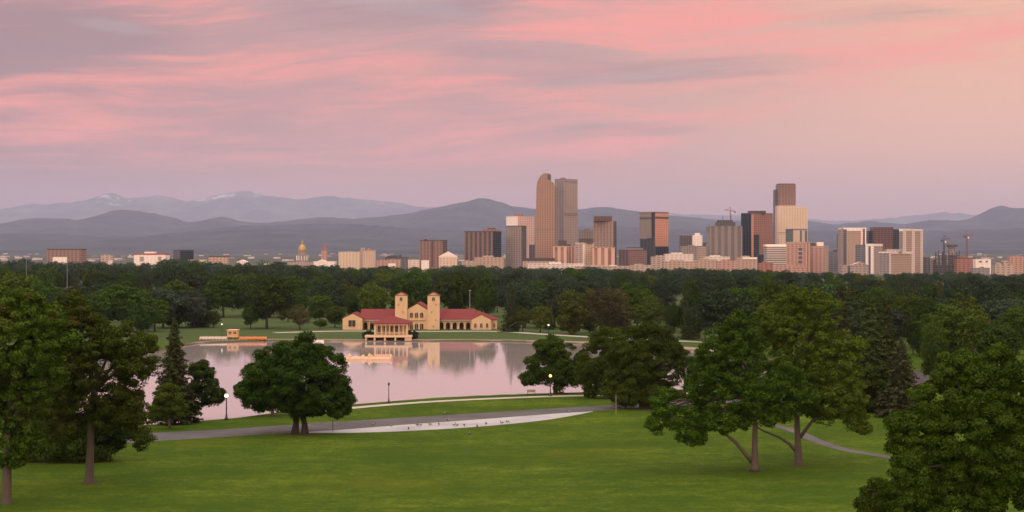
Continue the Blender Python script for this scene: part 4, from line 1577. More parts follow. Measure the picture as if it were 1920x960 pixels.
def crown_mesh(name, envs, mat, rs, clump=1.2, leaf=.4, per=110, jitter=.75, droop=0.0, spread=1.25, feather=0.0):
    C, O = clump_centres(envs, clump * spread, rs, feather)
    n = len(C)
    rad = clump * rs.uniform(.55, 1.3, n)
    out = C - O
    out /= np.linalg.norm(out, axis=1, keepdims=True) + 1e-6
    out = out * .7 + np.array([0, 0, .55])
    k = per
    d = unit(rs, n * k)
    d = d + np.repeat(out, k, 0) * .65
    d /= np.linalg.norm(d, axis=1, keepdims=True) + 1e-9
    rr = np.repeat(rad, k)
    P = np.repeat(C, k, 0) + d * (rr * rs.uniform(.45, 1.08, n * k) ** .8)[:, None] * np.array([1, 1, .72])
    N = d + rs.normal(size=d.shape) * jitter * .6
    N /= np.linalg.norm(N, axis=1, keepdims=True) + 1e-9
    S = leaf * rs.uniform(.6, 1.35, n * k)
    V, Q = leaf_quads(P, N, S, rs)
    if droop:
        V[:, 2] -= droop
    return np_mesh(name, V, Q, mat)


def conifer_crown(name, h, rad, mat, rs, z0=.06, leaf=.55, dens=1.0, ragged=.25):
    P, N, S = [], [], []
    nlev = int(h * 2.4)
    for i in range(nlev):
        f = i / nlev
        z = h * (z0 + (1 - z0) * f)
        r0 = rad * (1 - f) ** .82 * (1 + .12 * math.sin(i * 2.1))
        nb = max(4, int((5 + 9 * (1 - f)) * dens))
        a0 = rs.uniform(0, 6.28)
        for k in range(nb):
            a = a0 + 2 * math.pi * k / nb + rs.uniform(-.25, .25)
            r = r0 * rs.uniform(1 - ragged * 1.6, 1 + ragged)
            m = max(4, int(r / leaf * 9 * dens))
            t = rs.uniform(.06, 1, m) ** .7
            x = np.cos(a) * r * t
            y = np.sin(a) * r * t
            zz = z - r * .36 * t ** 1.4 + r * .14 * t ** 3
            lat = rs.normal(size=m) * leaf * .45 * (1.15 - t * .6)
            P.append(np.column_stack([x - np.sin(a) * lat, y + np.cos(a) * lat, zz - np.abs(rs.normal(size=m)) * leaf * .35]))
            nn = np.column_stack([np.cos(a) * np.ones(m) * .55, np.sin(a) * np.ones(m) * .55, np.ones(m)]) + rs.normal(size=(m, 3)) * .5
            N.append(nn / np.linalg.norm(nn, axis=1, keepdims=True))
            S.append(leaf * rs.uniform(.6, 1.3, m) * (1.0 - .35 * f))
    V, Q = leaf_quads(np.concatenate(P), np.concatenate(N), np.concatenate(S), rs, .45, .2)
    return np_mesh(name, V, Q, mat)


def link_mesh(name, me, parent):
    o = bpy.data.objects.new(name, me)
    COL.objects.link(o)
    o.parent = parent
    return o


def near_tree(name, label, D, base, trunks, envs, leaf='leaf_dark', clump=1.25, lsz=.42, per=120, seed=1, bark='bark', zb=None, depth=.85, group=None, feather=0.0):
    """a tree set out from the photo: envs are (px, py, rx, ry[, depth shift m]) crown lobes, trunks are lists of (px, py, radius m[, depth shift])"""
    rs = np.random.RandomState(seed)
    s = D / F
    bx = X(base[0], D)
    z0 = float(ground_z(np.array([bx]), np.array([D]))[0]) if zb is None else zb
    root = empty(name, (bx, D, z0), label, 'tree', group)
    E = []
    for e in envs:
        c = (X(e[0], D) - bx, e[4] if len(e) > 4 else 0.0, Z(e[1], D) - z0)
        E.append((c, (e[2] * s * .94, e[2] * s * depth * .94, e[3] * s * .95)))
    # small outlying sprays make the outline uneven
    mid_c = np.mean([c for c, r in E], 0)
    for c, r in list(E):
        for _ in range(3):
            d = unit(rs, 1)[0]
            d = d + .8 * (np.array(c) - mid_c) / (np.linalg.norm(np.array(c) - mid_c) + 1e-6)
            d[2] -= .15
            d /= np.linalg.norm(d)
            q = rs.uniform(.16, .30) * max(r[0], r[2])
            E.append((tuple(np.array(c) + d * np.array(r) * rs.uniform(.86, 1.03)), (q * 1.2, q * 1.2, q * .8)))
    link_mesh('crown', crown_mesh('crown', E, M[leaf], rs, clump, lsz * .74, int(per * 2.0), spread=1.5, feather=feather), root)
    mb = MB()
    for tr in trunks:
        pts = [(X(p[0], D), D + (p[3] if len(p) > 3 else 0), Z(p[1], D)) for p in tr]
        rr = [p[2] for p in tr]
        if abs(tr[0][1] - base[1]) < 4:
            p0, p1 = Vector(pts[0]), Vector(pts[1])
            L = max(.1, (p1 - p0).length)
            pts = [tuple(p0 - Vector((0, 0, .15))), tuple(p0.lerp(p1, min(.4, .35 / L))), tuple(p0.lerp(p1, min(.6, .9 / L)))] + pts[1:]
            rr = [rr[0] * 1.4, rr[0] * 1.12, rr[0] * 1.0] + rr[1:]
        mb.tube(pts, rr, 9)
    # limbs from the top of the first trunk into each lobe
    tip = trunks[0][-1]
    tp = Vector((X(tip[0], D), D, Z(tip[1], D)))
    for c, r in E[:7]:
        q = Vector((bx + c[0], D + c[1], z0 + c[2]))
        mid = tp.lerp(q, .55) + Vector((rs.uniform(-.4, .4), rs.uniform(-.4, .4), rs.uniform(0, .8)))
        mb.tube([tp, mid, q], [trunks[0][-1][2] * .8, trunks[0][-1][2] * .45, .06], 6)
        for _ in range(3):
            e_ = q + Vector((rs.uniform(-.8, .8) * r[0], rs.uniform(-.8, .8) * r[1], rs.uniform(-.3, .8) * r[2]))
            mb.tube([mid, mid.lerp(e_, .5) + Vector((0, 0, .3)), e_], [trunks[0][-1][2] * .38, .1, .03], 5)
    mb.build('trunk', M[bark], root, smooth=True)
    return root


def near_conifer(label, D, px, ytop, ybase, halfw, leaf, seed, lsz=.5, ragged=.25, dens=1.0):
    rs = np.random.RandomState(seed)
    s = D / F
    root = empty('spruce_tree', (X(px, D), D, 0), label, 'tree')
    h = Z(ytop, D)
    link_mesh('crown', conifer_crown('crown', h, halfw * s, M[leaf], rs, .07, lsz, dens, ragged), root)
    mb = MB()
    x = X(px, D)
    mb.tube([(x, D, -.3), (x, D, h * .4), (x, D, h * .97)], [max(.2, h * .018), h * .011, .03], 8)
    mb.build('trunk', M['bark_dark'], root, smooth=True)
    return root


NT_ = near_tree
# left foreground
NT_('shade_tree', 'nearest tree at the left edge, its trunk cut by the frame side', 206, (12, 945),
    [[(12, 948, .62), (13, 860, .52), (16, 780, .45), (22, 700, .34)], [(14, 790, .3), (40, 730, .22), (60, 690, .12)]],
    [(10, 655, 95, 95), (60, 610, 55, 50), (75, 690, 50, 60), (-60, 700, 90, 90), (25, 760, 55, 60), (48, 830, 32, 28), (20, 845, 30, 30), (15, 580, 50, 40), (70, 760, 20, 22), (95, 640, 45, 50), (40, 560, 30, 24)], 'leaf_bronze', .82, .38, 62, 11, feather=1.0)
NT_('shade_tree', 'tall bronze tinted tree whose bare trunk stands on the lawn at left', 226, (168, 905),
    [[(167, 907, .62), (169, 850, .50), (171, 790, .45), (176, 730, .34)], [(172, 800, .26), (205, 760, .2), (240, 735, .12)], [(176, 740, .22), (150, 690, .18), (120, 650, .1)]],
    [(195, 690, 72, 70), (150, 640, 55, 55), (215, 645, 42, 42), (248, 690, 38, 45), (262, 645, 28, 22), (128, 590, 42, 38), (112, 690, 45, 70), (240, 760, 36, 34), (262, 815, 15, 34), (200, 770, 45, 30), (140, 760, 40, 35), (120, 800, 35, 25)], 'leaf_bronze', .85, .38, 62, 12, feather=1.0)
NT_('shade_tree', 'dark low branched tree with slanting trunk between the two left trees', 250, (88, 863),
    [[(88, 864, .45), (95, 830, .36), (110, 790, .25)], [(46, 855, .4), (62, 815, .32), (78, 780, .2)]],
    [(130, 790, 62, 58), (60, 800, 50, 50), (190, 800, 50, 45), (100, 730, 70, 50), (225, 795, 30, 32), (160, 835, 60, 26), (235, 770, 25, 30), (90, 838, 45, 24), (130, 820, 60, 34)], 'leaf_dark', 1.2, .45, 105, 13, 'bark_dark')
near_conifer('dark ragged spruce standing at the lake edge on the left', 306, 327, 592, 797, 44, 'needle', 21, .60, .28, 1.35)
NT_('lakeside_tree', 'small leaning broadleaf tree beside the dark ragged lakeside spruce', 315, (354, 790),
    [[(354, 790, .42), (357, 765, .34), (366, 740, .24)]],
    [(380, 712, 24, 22), (396, 735, 20, 20), (362, 748, 26, 26), (375, 690, 14, 14), (405, 742, 12, 10)], 'leaf_dark', 1.0, .42, 105, 14)
NT_('lakeside_tree', 'bright green low tree in front of the lakeside spruce', 296, (318, 800),
    [[(318, 801, .22), (318, 780, .18), (317, 760, .12)]],
    [(315, 748, 26, 26), (328, 770, 18, 18), (302, 772, 16, 16)], 'leaf_mid', .95, .40, 105, 15)
NT_('shade_tree', 'dense dark round tree with twin trunks in front of the lake', 288, (563, 813),
    [[(553, 814, .62), (555, 795, .50), (556, 770, .44), (560, 740, .34)], [(572, 815, .60), (571, 795, .48), (566, 770, .40), (565, 740, .3)]],
    [(558, 712, 74, 62), (568, 660, 33, 30), (607, 690, 42, 42), (510, 700, 42, 38), (478, 722, 34, 32), (628, 730, 30, 42), (602, 752, 54, 27), (525, 745, 52, 26), (640, 756, 20, 18), (488, 750, 30, 20), (568, 758, 40, 18), (540, 680, 42, 32)], 'leaf_dark', 1.15, .44, 125, 16, 'bark_dark')
NT_('shade_tree', 'smaller thin trunked tree hidden behind the twin trunked round tree', 320, (511, 781),
    [[(511, 781, .32), (511, 765, .26), (510, 745, .2)]],
    [(500, 715, 48, 38), (470, 728, 26, 26), (520, 740, 28, 20)], 'leaf_mid', 1.15, .45, 110, 17)
NT_('lakeside_tree', 'round dome shaped tree beside the glowing lamp at the lake edge', 372, (1042, 738),
    [[(1042, 739, .5), (1041, 720, .38), (1040, 700, .3)]],
    [(1035, 672, 40, 34), (1012, 692, 27, 30), (1068, 684, 30, 34), (1030, 652, 24, 18), (1000, 705, 17, 17), (1055, 700, 35, 26), (1082, 700, 20, 24)], 'leaf_dark', 1.25, .50, 115, 18, 'bark_dark', depth=.62)
NT_('lakeside_tree', 'mid green tree left behind the wide tree by the road', 360, (1150, 741),
    [[(1150, 742, .35), (1150, 725, .28), (1148, 705, .22)]],
    [(1128, 672, 38, 40), (1110, 708, 30, 30), (1150, 715, 36, 25), (1095, 690, 14, 18), (1135, 640, 22, 20)], 'leaf_mid', 1.2, .48, 110, 19)
NT_('shade_tree', 'wide dense green tree where the road meets the pale lay by', 336, (1209, 768),
    [[(1209, 769, .85), (1209, 750, .66), (1206, 720, .5)], [(1203, 768, .4), (1200, 750, .35), (1190, 720, .25)]],
    [(1208, 690, 58, 60), (1222, 636, 32, 30), (1178, 655, 44, 42), (1248, 680, 30, 46), (1170, 715, 40, 32), (1225, 738, 45, 22), (1185, 740, 35, 18), (1245, 645, 22, 24)], 'leaf_mid', 1.25, .48, 120, 20, 'bark_dark')
NT_('lakeside_tree', 'low thin tree against the water right of the wide road tree', 366, (1284, 738),
    [[(1284, 739, .3), (1284, 720, .24), (1282, 700, .16)]],
    [(1282, 680, 20, 20), (1270, 668, 15, 15), (1298, 700, 18, 16), (1310, 690, 20, 24)], 'leaf_dark', 1.15, .46, 100, 31)
NT_('shade_tree', 'nearer of the two big lawn trees, with a low forked trunk', 238, (1415, 880),
    [[(1415, 881, .55), (1415, 840, .40), (1416, 790, .34), (1414, 745, .28)], [(1410, 866, .34), (1395, 848, .28), (1378, 828, .24), (1352, 808, .16), (1320, 802, .08)], [(1300, 790, .06), (1265, 780, .08), (1320, 785, .12), (1370, 760, .16), (1412, 750, .2)]],
    [(1380, 700, 70, 70), (1425, 720, 68, 62), (1330, 720, 46, 46), (1385, 632, 46, 40), (1315, 765, 42, 40), (1296, 808, 30, 24), (1245, 765, 24, 18), (1232, 795, 16, 14), (1480, 740, 46, 44), (1440, 778, 40, 22), (1345, 650, 38, 36), (1360, 785, 45, 28), (1265, 790, 14, 12), (1256, 738, 16, 10)], 'leaf_mid', .85, .38, 64, 22, feather=1.0)
NT_('shade_tree', 'taller yellow green of the two big lawn trees, straight trunk', 248, (1497, 870),
    [[(1497, 872, .62), (1496, 830, .46), (1494, 780, .40), (1492, 720, .32)], [(1496, 850, .28), (1480, 832, .24), (1460, 819, .18), (1432, 808, .14), (1404, 792, .08)], [(1500, 820, .3), (1518, 796, .22), (1538, 770, .14)]],
    [(1505, 645, 72, 72), (1560, 690, 58, 72), (1528, 588, 44, 44), (1465, 610, 44, 40), (1590, 735, 34, 50), (1545, 755, 52, 38), (1602, 785, 22, 20), (1490, 565, 32, 26), (1598, 655, 22, 34), (1500, 720, 60, 50), (1618, 800, 9, 10)], 'leaf_olive', .85, .38, 64, 23, feather=1.0)
near_conifer('tall brown spruce behind the yellow green lawn tree', 400, 1577, 531, 720, 36, 'needle_brown', 24, .75, .3, 1.3)
near_conifer('tallest dark green spruce of the right group', 352, 1633, 543, 752, 50, 'needle', 25, .7, .3, 1.3)
near_conifer('slim dark spruce just behind the tallest spruce of the right group', 378, 1660, 548, 734, 36, 'needle', 26, .7, .3, 1.3)
near_conifer('lower grey brown spruce at the right end of the spruce group', 318, 1690, 628, 782, 46, 'needle_brown', 27, .6, .3, 1.3)
NT_('shade_tree', 'dark bushy tree between the lawn trees and the grey brown spruce', 328, (1640, 774),
    [[(1640, 775, .3), (1640, 755, .25), (1640, 735, .18)]],
    [(1640, 722, 36, 40), (1615, 745, 26, 26), (1662, 752, 22, 24), (1640, 762, 40, 15)], 'leaf_dark', 1.2, .48, 110, 28)
# big maple close by on the slope
mz = float(ground_z(np.array([30.0]), np.array([110.0]))[0])
NT_('maple_tree', 'large dark clumpy maple filling the lower right corner', 110, (1835, 1060),
    [[(1835, 1062, .42), (1834, 980, .34), (1832, 880, .27)]],
    [(1828, 830, 105, 105), (1790, 702, 42, 40), (1852, 697, 46, 42), (1755, 770, 60, 56), (1722, 822, 48, 48), (1735, 890, 60, 55), (1800, 930, 95, 70), (1895, 780, 60, 65), (1900, 880, 75, 80), (1715, 855, 30, 30), (1720, 950, 55, 42), (1703, 905, 30, 30), (1925, 715, 38, 45), (1695, 790, 20, 20), (1825, 755, 60, 45)],
    'leaf_maple', .60, .225, 190, 29, 'bark', zb=mz)
NT_('shrub', 'rounded low shrub at the left foot of the big corner maple', 118, (1650, 1010),
    [[(1650, 1020, .10), (1650, 990, .08), (1648, 960, .05)]],
    [(1648, 930, 24, 26), (1632, 950, 18, 18), (1668, 955, 24, 26), (1640, 985, 32, 28)], 'leaf_maple', .5, .22, 130, 30, zb=float(ground_z(np.array([25.0]), np.array([118.0]))[0]))


# ------------------------------------------------------------------ the forest behind the lake
def broad_variant(rs, squat=1.0):
    """unit-ish crown: about 1 tall and 1 wide, standing on z=0"""
    E = [((0, 0, .56), (.34, .34, .36))]
    for k in range(rs.randint(5, 8)):
        a = rs.uniform(0, 6.28)
        r = rs.uniform(.14, .30)
        zz = rs.uniform(.32, .78)
        q = rs.uniform(.15, .25)
        E.append(((math.cos(a) * r, math.sin(a) * r, zz), (q, q, q * rs.uniform(.8, 1.05))))
    return E


def variant_mesh(kind, seed, mat):
    rs = np.random.RandomState(seed)
    if kind == 'round':
        return crown_mesh('crown', broad_variant(rs), M[mat], rs, .105, .036, 48, .6)
    if kind == 'tall':
        E = [((0, 0, .36), (.24, .24, .30)), ((.03, 0, .66), (.19, .19, .30)), ((-.05, .03, .5), (.2, .2, .22)), ((0, 0, .15), (.2, .2, .13))]
        return crown_mesh('crown', E, M[mat], rs, .085, .036, 44, .6)
    return conifer_crown('crown', 1.0 * 18, .23 * 18, M[mat], rs, .04, .9, .6, .22)


def unit_conifer(seed, mat):
    me = variant_mesh('conifer', seed, mat)
    n = len(me.vertices)
    co = np.empty(n * 3, np.float32)
    me.vertices.foreach_get('co', co)
    me.vertices.foreach_set('co', co / 18.0)
    me.update()
    return me


def unit_trunk():
    mb = MB()
    mb.tube([(0, 0, -.02), (0, 0, .12), (.01, 0, .3), (0, 0, .6)], [.030, .022, .017, .006], 7)
    for k in range(4):
        a = 1.57 * k + .4
        mb.tube([(0, 0, .24), (math.cos(a) * .12, math.sin(a) * .12, .42), (math.cos(a) * .2, math.sin(a) * .2, .6)], [.014, .009, .003], 5)
    o = mb.build('trunk', M['bark_dark'], smooth=True)
    me = o.data
    bpy.data.objects.remove(o)
    return me


TRUNK = unit_trunk()
VAR = {}
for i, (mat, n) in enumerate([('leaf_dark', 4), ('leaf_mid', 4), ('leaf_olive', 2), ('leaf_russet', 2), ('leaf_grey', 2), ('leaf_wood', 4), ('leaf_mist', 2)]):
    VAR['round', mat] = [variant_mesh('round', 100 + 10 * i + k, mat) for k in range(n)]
VAR['tall', 'leaf_mid'] = [variant_mesh('tall', 160 + k, 'leaf_mid') for k in range(2)]
VAR['tall', 'leaf_olive'] = [variant_mesh('tall', 165 + k, 'leaf_olive') for k in range(2)]
VAR['tall', 'leaf_russet'] = [variant_mesh('tall', 169, 'leaf_russet')]
VAR['tall', 'leaf_dark'] = [variant_mesh('tall', 168, 'leaf_dark')]
VAR['conifer', 'needle'] = [unit_conifer(170 + k, 'needle') for k in range(2)]
VAR['conifer', 'needle_brown'] = [unit_conifer(175, 'needle_brown')]
TONE = {'leaf_dark': 'dark green', 'leaf_mid': 'mid green', 'leaf_olive': 'olive green', 'leaf_russet': 'russet brown', 'leaf_grey': 'grey green', 'leaf_wood': 'deep green', 'leaf_mist': 'pale green', 'needle': 'dark', 'needle_brown': 'brownish'}
FRS = random.Random(8)
forest = []      # (px, D, kind, mat, label) for the labels


def put_tree(px, D, h, w, kind, mat, label=None, group='trees of the park forest', name=None):
    meshes = VAR[kind, mat]
    me = meshes[FRS.randrange(len(meshes))]
    x = X(px, D)
    root = empty(name or {'round': 'broadleaf_tree', 'tall': 'slender_tree', 'conifer': 'conifer_tree'}[kind], (x, D, 0), label, 'tree', group)
    root.rotation_euler = (0, 0, FRS.uniform(0, 6.28))
    root.scale = (w, w, h)
    root['label'] = label or ''
    c = link_mesh('crown', me, root)
    t = link_mesh('trunk', TRUNK, root)
    if kind == 'conifer':
        t.scale = (.7, .7, 1.4)
    forest.append([root, px, D, kind, mat, label, h])
    return root


def hand(px, yb, yt, wpx, kind, mat, label, name=None, D=None):
    D = D or DG(yb)
    put_tree(px, D, Z(yt, D) / (.98 if kind != 'conifer' else 1.0), wpx * D / F / (.98 if kind == 'round' else .50 if kind == 'tall' else .46), kind, mat, label, name=name)


hand(232, 622, 533, 125, 'round', 'leaf_mid', 'broad mid green round tree at the left end of the far lakeshore')
hand(330, 614, 522, 55, 'tall', 'leaf_mid', 'slender poplar like tree between the broad left tree and brown spire conifer')
hand(372, 613, 541, 48, 'conifer', 'needle_brown', 'brownish conifer on the far shore lawn left of the misty clearing')
hand(400, 614, 581, 40, 'round', 'leaf_dark', 'small dark tree at the left edge of the misty clearing')
hand(500, 616, 512, 108, 'round', 'leaf_dark', 'big dark lone tree with visible trunk on the far lawn', name='lone_tree')
hand(470, 617, 572, 40, 'round', 'leaf_dark', 'dark bush like tree tucked under the left of the big lone tree')
hand(562, 618, 570, 48, 'round', 'leaf_russet', 'brown rounded bush tree right of the big lone tree')
hand(600, 617, 598, 30, 'round', 'leaf_mid', 'low green shrub left of the pavilion', name='shrub')
hand(628, 614, 572, 48, 'round', 'leaf_mid', 'compact green tree touching the left gable of the pavilion')
hand(700, 600, 527, 75, 'round', 'leaf_olive', 'light green rounded tree rising behind the left pavilion roof', D=760)
hand(770, 598, 505, 90, 'round', 'leaf_dark', 'dark tall tree between and behind the twin pavilion towers', D=790)
hand(852, 598, 506, 100, 'round', 'leaf_dark', 'very dark broad tree behind the right pavilion wing', D=780)
hand(910, 600, 530, 50, 'round', 'leaf_dark', 'dark tree behind the right gable of the pavilion', D=765)
hand(958, 622, 529, 42, 'conifer', 'needle', 'grey dark conifer just right of the pavilion')
hand(980, 622, 574, 42, 'round', 'leaf_olive', 'small olive tree before the conifer right of the pavilion')
hand(1013, 624, 571, 48, 'round', 'leaf_olive', 'small olive tree beside the small far lamp')
hand(1030, 618, 553, 26, 'conifer', 'needle', 'thin dark conifer behind the small far lamp')
hand(1070, 627, 544, 50, 'tall', 'leaf_olive', 'yellow green columnar tree on the far shore right of the small lamp')
hand(1106, 624, 540, 34, 'tall', 'leaf_olive', 'narrow green columnar tree left of the russet tree')
hand(1136, 630, 543, 72, 'round', 'leaf_russet', 'russet brown tree on the far shore')
hand(1165, 628, 541, 36, 'tall', 'leaf_russet', 'narrow brownish tree right against the russet tree')
hand(1218, 632, 555, 78, 'round', 'leaf_olive', 'broad dull green tree behind the wide road tree')
hand(1262, 634, 566, 40, 'round', 'leaf_dark', 'dark small tree right of the dull green broad tree on the shore')
hand(1290, 636, 560, 38, 'conifer', 'needle', 'dark conifer on the far shore left of the grey green tree')
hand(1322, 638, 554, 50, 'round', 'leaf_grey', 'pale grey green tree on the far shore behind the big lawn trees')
hand(1378, 640, 535, 90, 'round', 'leaf_mid', 'mid green tree on the far shore above the nearer big lawn tree')
hand(1446, 640, 528, 90, 'round', 'leaf_mid', 'mid green tree on the far shore above the yellow green lawn tree')
hand(540, 604, 556, 42, 'round', 'leaf_dark', 'dark tree behind the brown rounded bush tree', D=775)
hand(600, 604, 552, 60, 'round', 'leaf_mid', 'mid green tree behind the low green shrub', D=770)
hand(265, 630, 570, 60, 'round', 'leaf_dark', 'dark tree in front of the broad left shore tree')
hand(1752, 700, 598, 62, 'round', 'leaf_mid', 'mid green tree right of the pale service road')
hand(1712, 664, 598, 44, 'round', 'leaf_dark', 'dark tree at the head of the pale service road')
hand(1744, 716, 640, 40, 'round', 'leaf_dark', 'low dark tree tucked between service road and corner maple')
# right side woodland, closer
hand(1782, 690, 572, 138, 'round', 'leaf_mid', 'large domed green tree above the corner maple')
hand(1805, 672, 552, 110, 'round', 'leaf_olive', 'olive crown rising behind the large domed green tree')
hand(1740, 655, 556, 70, 'round', 'leaf_dark', 'dark tree left behind the large domed green tree')
hand(1725, 668, 610, 40, 'round', 'leaf_dark', 'small dark tree over the pale service road')
hand(1870, 690, 598, 100, 'round', 'leaf_dark', 'dark broad tree at the right edge above the corner maple')
hand(1905, 665, 572, 90, 'round', 'leaf_mid', 'green tree at the right edge behind the dark broad tree')
hand(1824, 702, 635, 28, 'conifer', 'needle', 'small blue grey conifer below the large domed green tree')
hand(1690, 650, 562, 60, 'round', 'leaf_mid', 'mid green tree right behind the slim dark spruce')
hand(1520, 640, 540, 80, 'round', 'leaf_dark', 'dark green tree behind the brown spruce on its left')
hand(1450, 655, 560, 70, 'round', 'leaf_olive', 'olive tree hidden behind the big lawn trees on the far shore')
# left side woodland behind the bronze trees
hand(60, 640, 560, 120, 'round', 'leaf_mid', 'mid green tree behind the nearest left edge tree')
hand(150, 632, 545, 100, 'round', 'leaf_dark', 'dark green tree behind the tall bronze tree')
hand(10, 650, 548, 100, 'round', 'leaf_dark', 'dark green tree at the left edge behind the bronze trees')
hand(290, 622, 560, 70, 'round', 'leaf_mid', 'green tree right of the broad left shore tree')

CANOPY = [(-100, 488), (0, 489), (40, 486), (90, 491), (150, 486), (200, 492), (250, 493), (300, 487), (345, 482), (380, 490), (430, 496), (470, 491), (505, 487), (550, 494), (600, 497), (640, 500),
          (690, 503), (720, 499), (780, 501), (840, 499), (890, 497), (940, 500), (990, 503), (1040, 502), (1100, 500), (1150, 503), (1200, 507), (1250, 503), (1300, 502), (1350, 505),
          (1400, 504), (1450, 507), (1500, 510), (1560, 511), (1600, 512), (1650, 515), (1690, 511), (1730, 514), (1780, 508), (1830, 512), (1880, 514), (1920, 511), (2050, 512)]


def canopy(px):
    return float(np.interp(px, [c[0] for c in CANOPY], [c[1] for c in CANOPY]))


def skip(px, D):
    if D < 735 and 385 < px < 660:
        return True          # open lawn with the misty clearing
    if D < 760 and 640 < px < 945:
        return True          # the pavilion stands here
    return False


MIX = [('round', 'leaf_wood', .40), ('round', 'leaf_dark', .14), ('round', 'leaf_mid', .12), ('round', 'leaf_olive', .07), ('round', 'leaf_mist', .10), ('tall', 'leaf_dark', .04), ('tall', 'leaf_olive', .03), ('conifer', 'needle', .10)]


def pick():
    u = FRS.random()
    for k, m_, p in MIX:
        u -= p
        if u <= 0:
            return k, m_
    return 'round', 'leaf_dark'


rows = [(520, 12.0, 1560, 2010), (600, 12.0, 1300, 2000), (690, 12.5, -60, 1980), (810, 13.0, -60, 1980), (940, 15.0, -50, 1970), (1120, 17.0, -50, 1970), (1360, 20, -50, 1970)]
count = 0
for D0, sp, pa, pb in rows:
    x = X(pa, D0)
    while x < X(pb, D0):
        D = D0 * FRS.uniform(.94, 1.07)
        px = 960 + x / D0 * F + FRS.uniform(-4, 4)
        x += sp * FRS.uniform(.75, 1.2)
        if skip(px, D):
            continue
        k, m_ = pick()
        lim = canopy(px) + FRS.choice((0, 0, 2, 5, 8)) + FRS.uniform(-1.5, 4)
        if D < 1000:
            lim += FRS.uniform(3, 14) + (10 if D < 720 else 0) + (12 if px > 1650 and D < 650 else 0)
        hmax = Z(lim, D)
        h = min(hmax, FRS.uniform(12, 26) if D < 1000 else FRS.uniform(17, 27))
        if px > 1560 and D < 640:
            h = min(h, FRS.uniform(13, 18))
        w = h * FRS.uniform(.85, 1.35) if k == 'round' else h * .8
        put_tree(px, D, max(8, h), max(10, min(w, 30)), k, m_)
        count += 1


# one label for each tree, from its tone, shape, depth in the forest and the landmark it stands below
LAND = [(20, 'the left photo edge'), (119, 'the lone brown brick block'), (200, 'the small stepped beige building'), (280, 'the red roofed white apartments'), (344, 'the navy glass block'), (408, 'the pink low building'),
        (455, 'the white church'), (505, 'the big lone tree'), (566, 'the gold dome'), (608, 'the red spire tower'), (668, 'the cream hotel'), (735, 'the slate low block'), (811, 'the brown twin tower'), (905, 'the dark ribbed tower'),
        (965, 'the rose mirrored tower'), (1022, 'the rounded tower'), (1065, 'the pale granite tower'), (1132, 'the tan gridded tower'), (1187, 'the dark umber block'), (1226, 'the copper faced tower'), (1300, 'the white stepped tower'),
        (1361, 'the ribbed cube tower'), (1419, 'the sienna tower'), (1480, 'the cream slab skyscraper'), (1537, 'the pink brick block'), (1600, 'the white framed tower'), (1656, 'the plum tower'), (1710, 'the rightmost white tower'),
        (1785, 'the building site'), (1843, 'the white low block'), (1900, 'the right photo edge')]
ROWN = [(640, 'nearest woodland row'), (750, 'front forest row'), (880, 'second forest row'), (1050, 'middle forest row'), (1280, 'fourth forest row'), (9999, 'rearmost forest row')]
ORD = ['first', 'second', 'third', 'fourth', 'fifth', 'sixth', 'seventh', 'eighth', 'ninth', 'tenth']
buckets = {}
for rec in forest:
    root, px, D, kind, mat, label, h = rec
    if label:
        continue
    land = min(LAND, key=lambda q: abs(q[0] - px))[1]
    rown = next(n for lim, n in ROWN if D < lim)
    size = 'tall' if h > 21 else 'low' if h < 16 else 'medium'
    shape = {'round': 'round', 'tall': 'slender', 'conifer': 'conical'}[kind]
    buckets.setdefault((size, TONE[mat], shape, rown, land), []).append(rec)
for (size, tone, shape, rown, land), recs in buckets.items():
    recs.sort(key=lambda q: q[1])
    for i, rec in enumerate(recs):
        o = '' if len(recs) == 1 else ORD[i] + ' '
        rec[0]['label'] = f'{o}{size} {tone} {shape} tree, {rown}, below {land}'


# beyond them the crowns run together: one mass of far trees
def far_forest():
    rs = np.random.RandomState(77)
    src = []
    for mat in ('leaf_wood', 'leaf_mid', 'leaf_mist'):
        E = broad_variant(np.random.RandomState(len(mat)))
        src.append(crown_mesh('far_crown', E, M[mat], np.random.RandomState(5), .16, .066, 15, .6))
    pools = []
    for me in src:
        co = np.empty(len(me.vertices) * 3, np.float32)
        me.vertices.foreach_get('co', co)
        pools.append(co.reshape(-1, 3))
        bpy.data.meshes.remove(me)
    Vs, idx = [], []
    for D0, sp in ((1560, 15), (1750, 17), (1980, 19), (2250, 22), (2550, 26)):
        x = X(-60, D0)
        while x < X(1980, D0):
            D = D0 * rs.uniform(.95, 1.05)
            px = 960 + x / D0 * F
            x += sp * rs.uniform(.7, 1.15)
            if D > 2450 and 1560 < px:
                continue
            lim = canopy(px) + rs.uniform(-1.5, 4.5)
            h = min(Z(lim, D), rs.uniform(17, 28))
            if h < 5:
                continue
            w = max(12, h * rs.uniform(.8, 1.2))
            k = rs.choice(3, p=[.55, .12, .33])
            a = rs.uniform(0, 6.28)
            p = pools[k]
            Vs.append(np.column_stack([(p[:, 0] * math.cos(a) - p[:, 1] * math.sin(a)) * w + X(px, D), (p[:, 0] * math.sin(a) + p[:, 1] * math.cos(a)) * w + D, p[:, 2] * h]))
            idx.append(np.full(len(p) // 4, k))
    V = np.concatenate(Vs)
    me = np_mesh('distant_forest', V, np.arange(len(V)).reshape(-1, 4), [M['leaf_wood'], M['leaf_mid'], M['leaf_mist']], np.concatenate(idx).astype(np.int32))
    o = bpy.data.objects.new('distant_forest', me)
    COL.objects.link(o)
    tag(o, kind='stuff')
    o['label'] = 'far dark tree canopy running up to the foot of the city'


far_forest()
print('forest trees', len(forest))

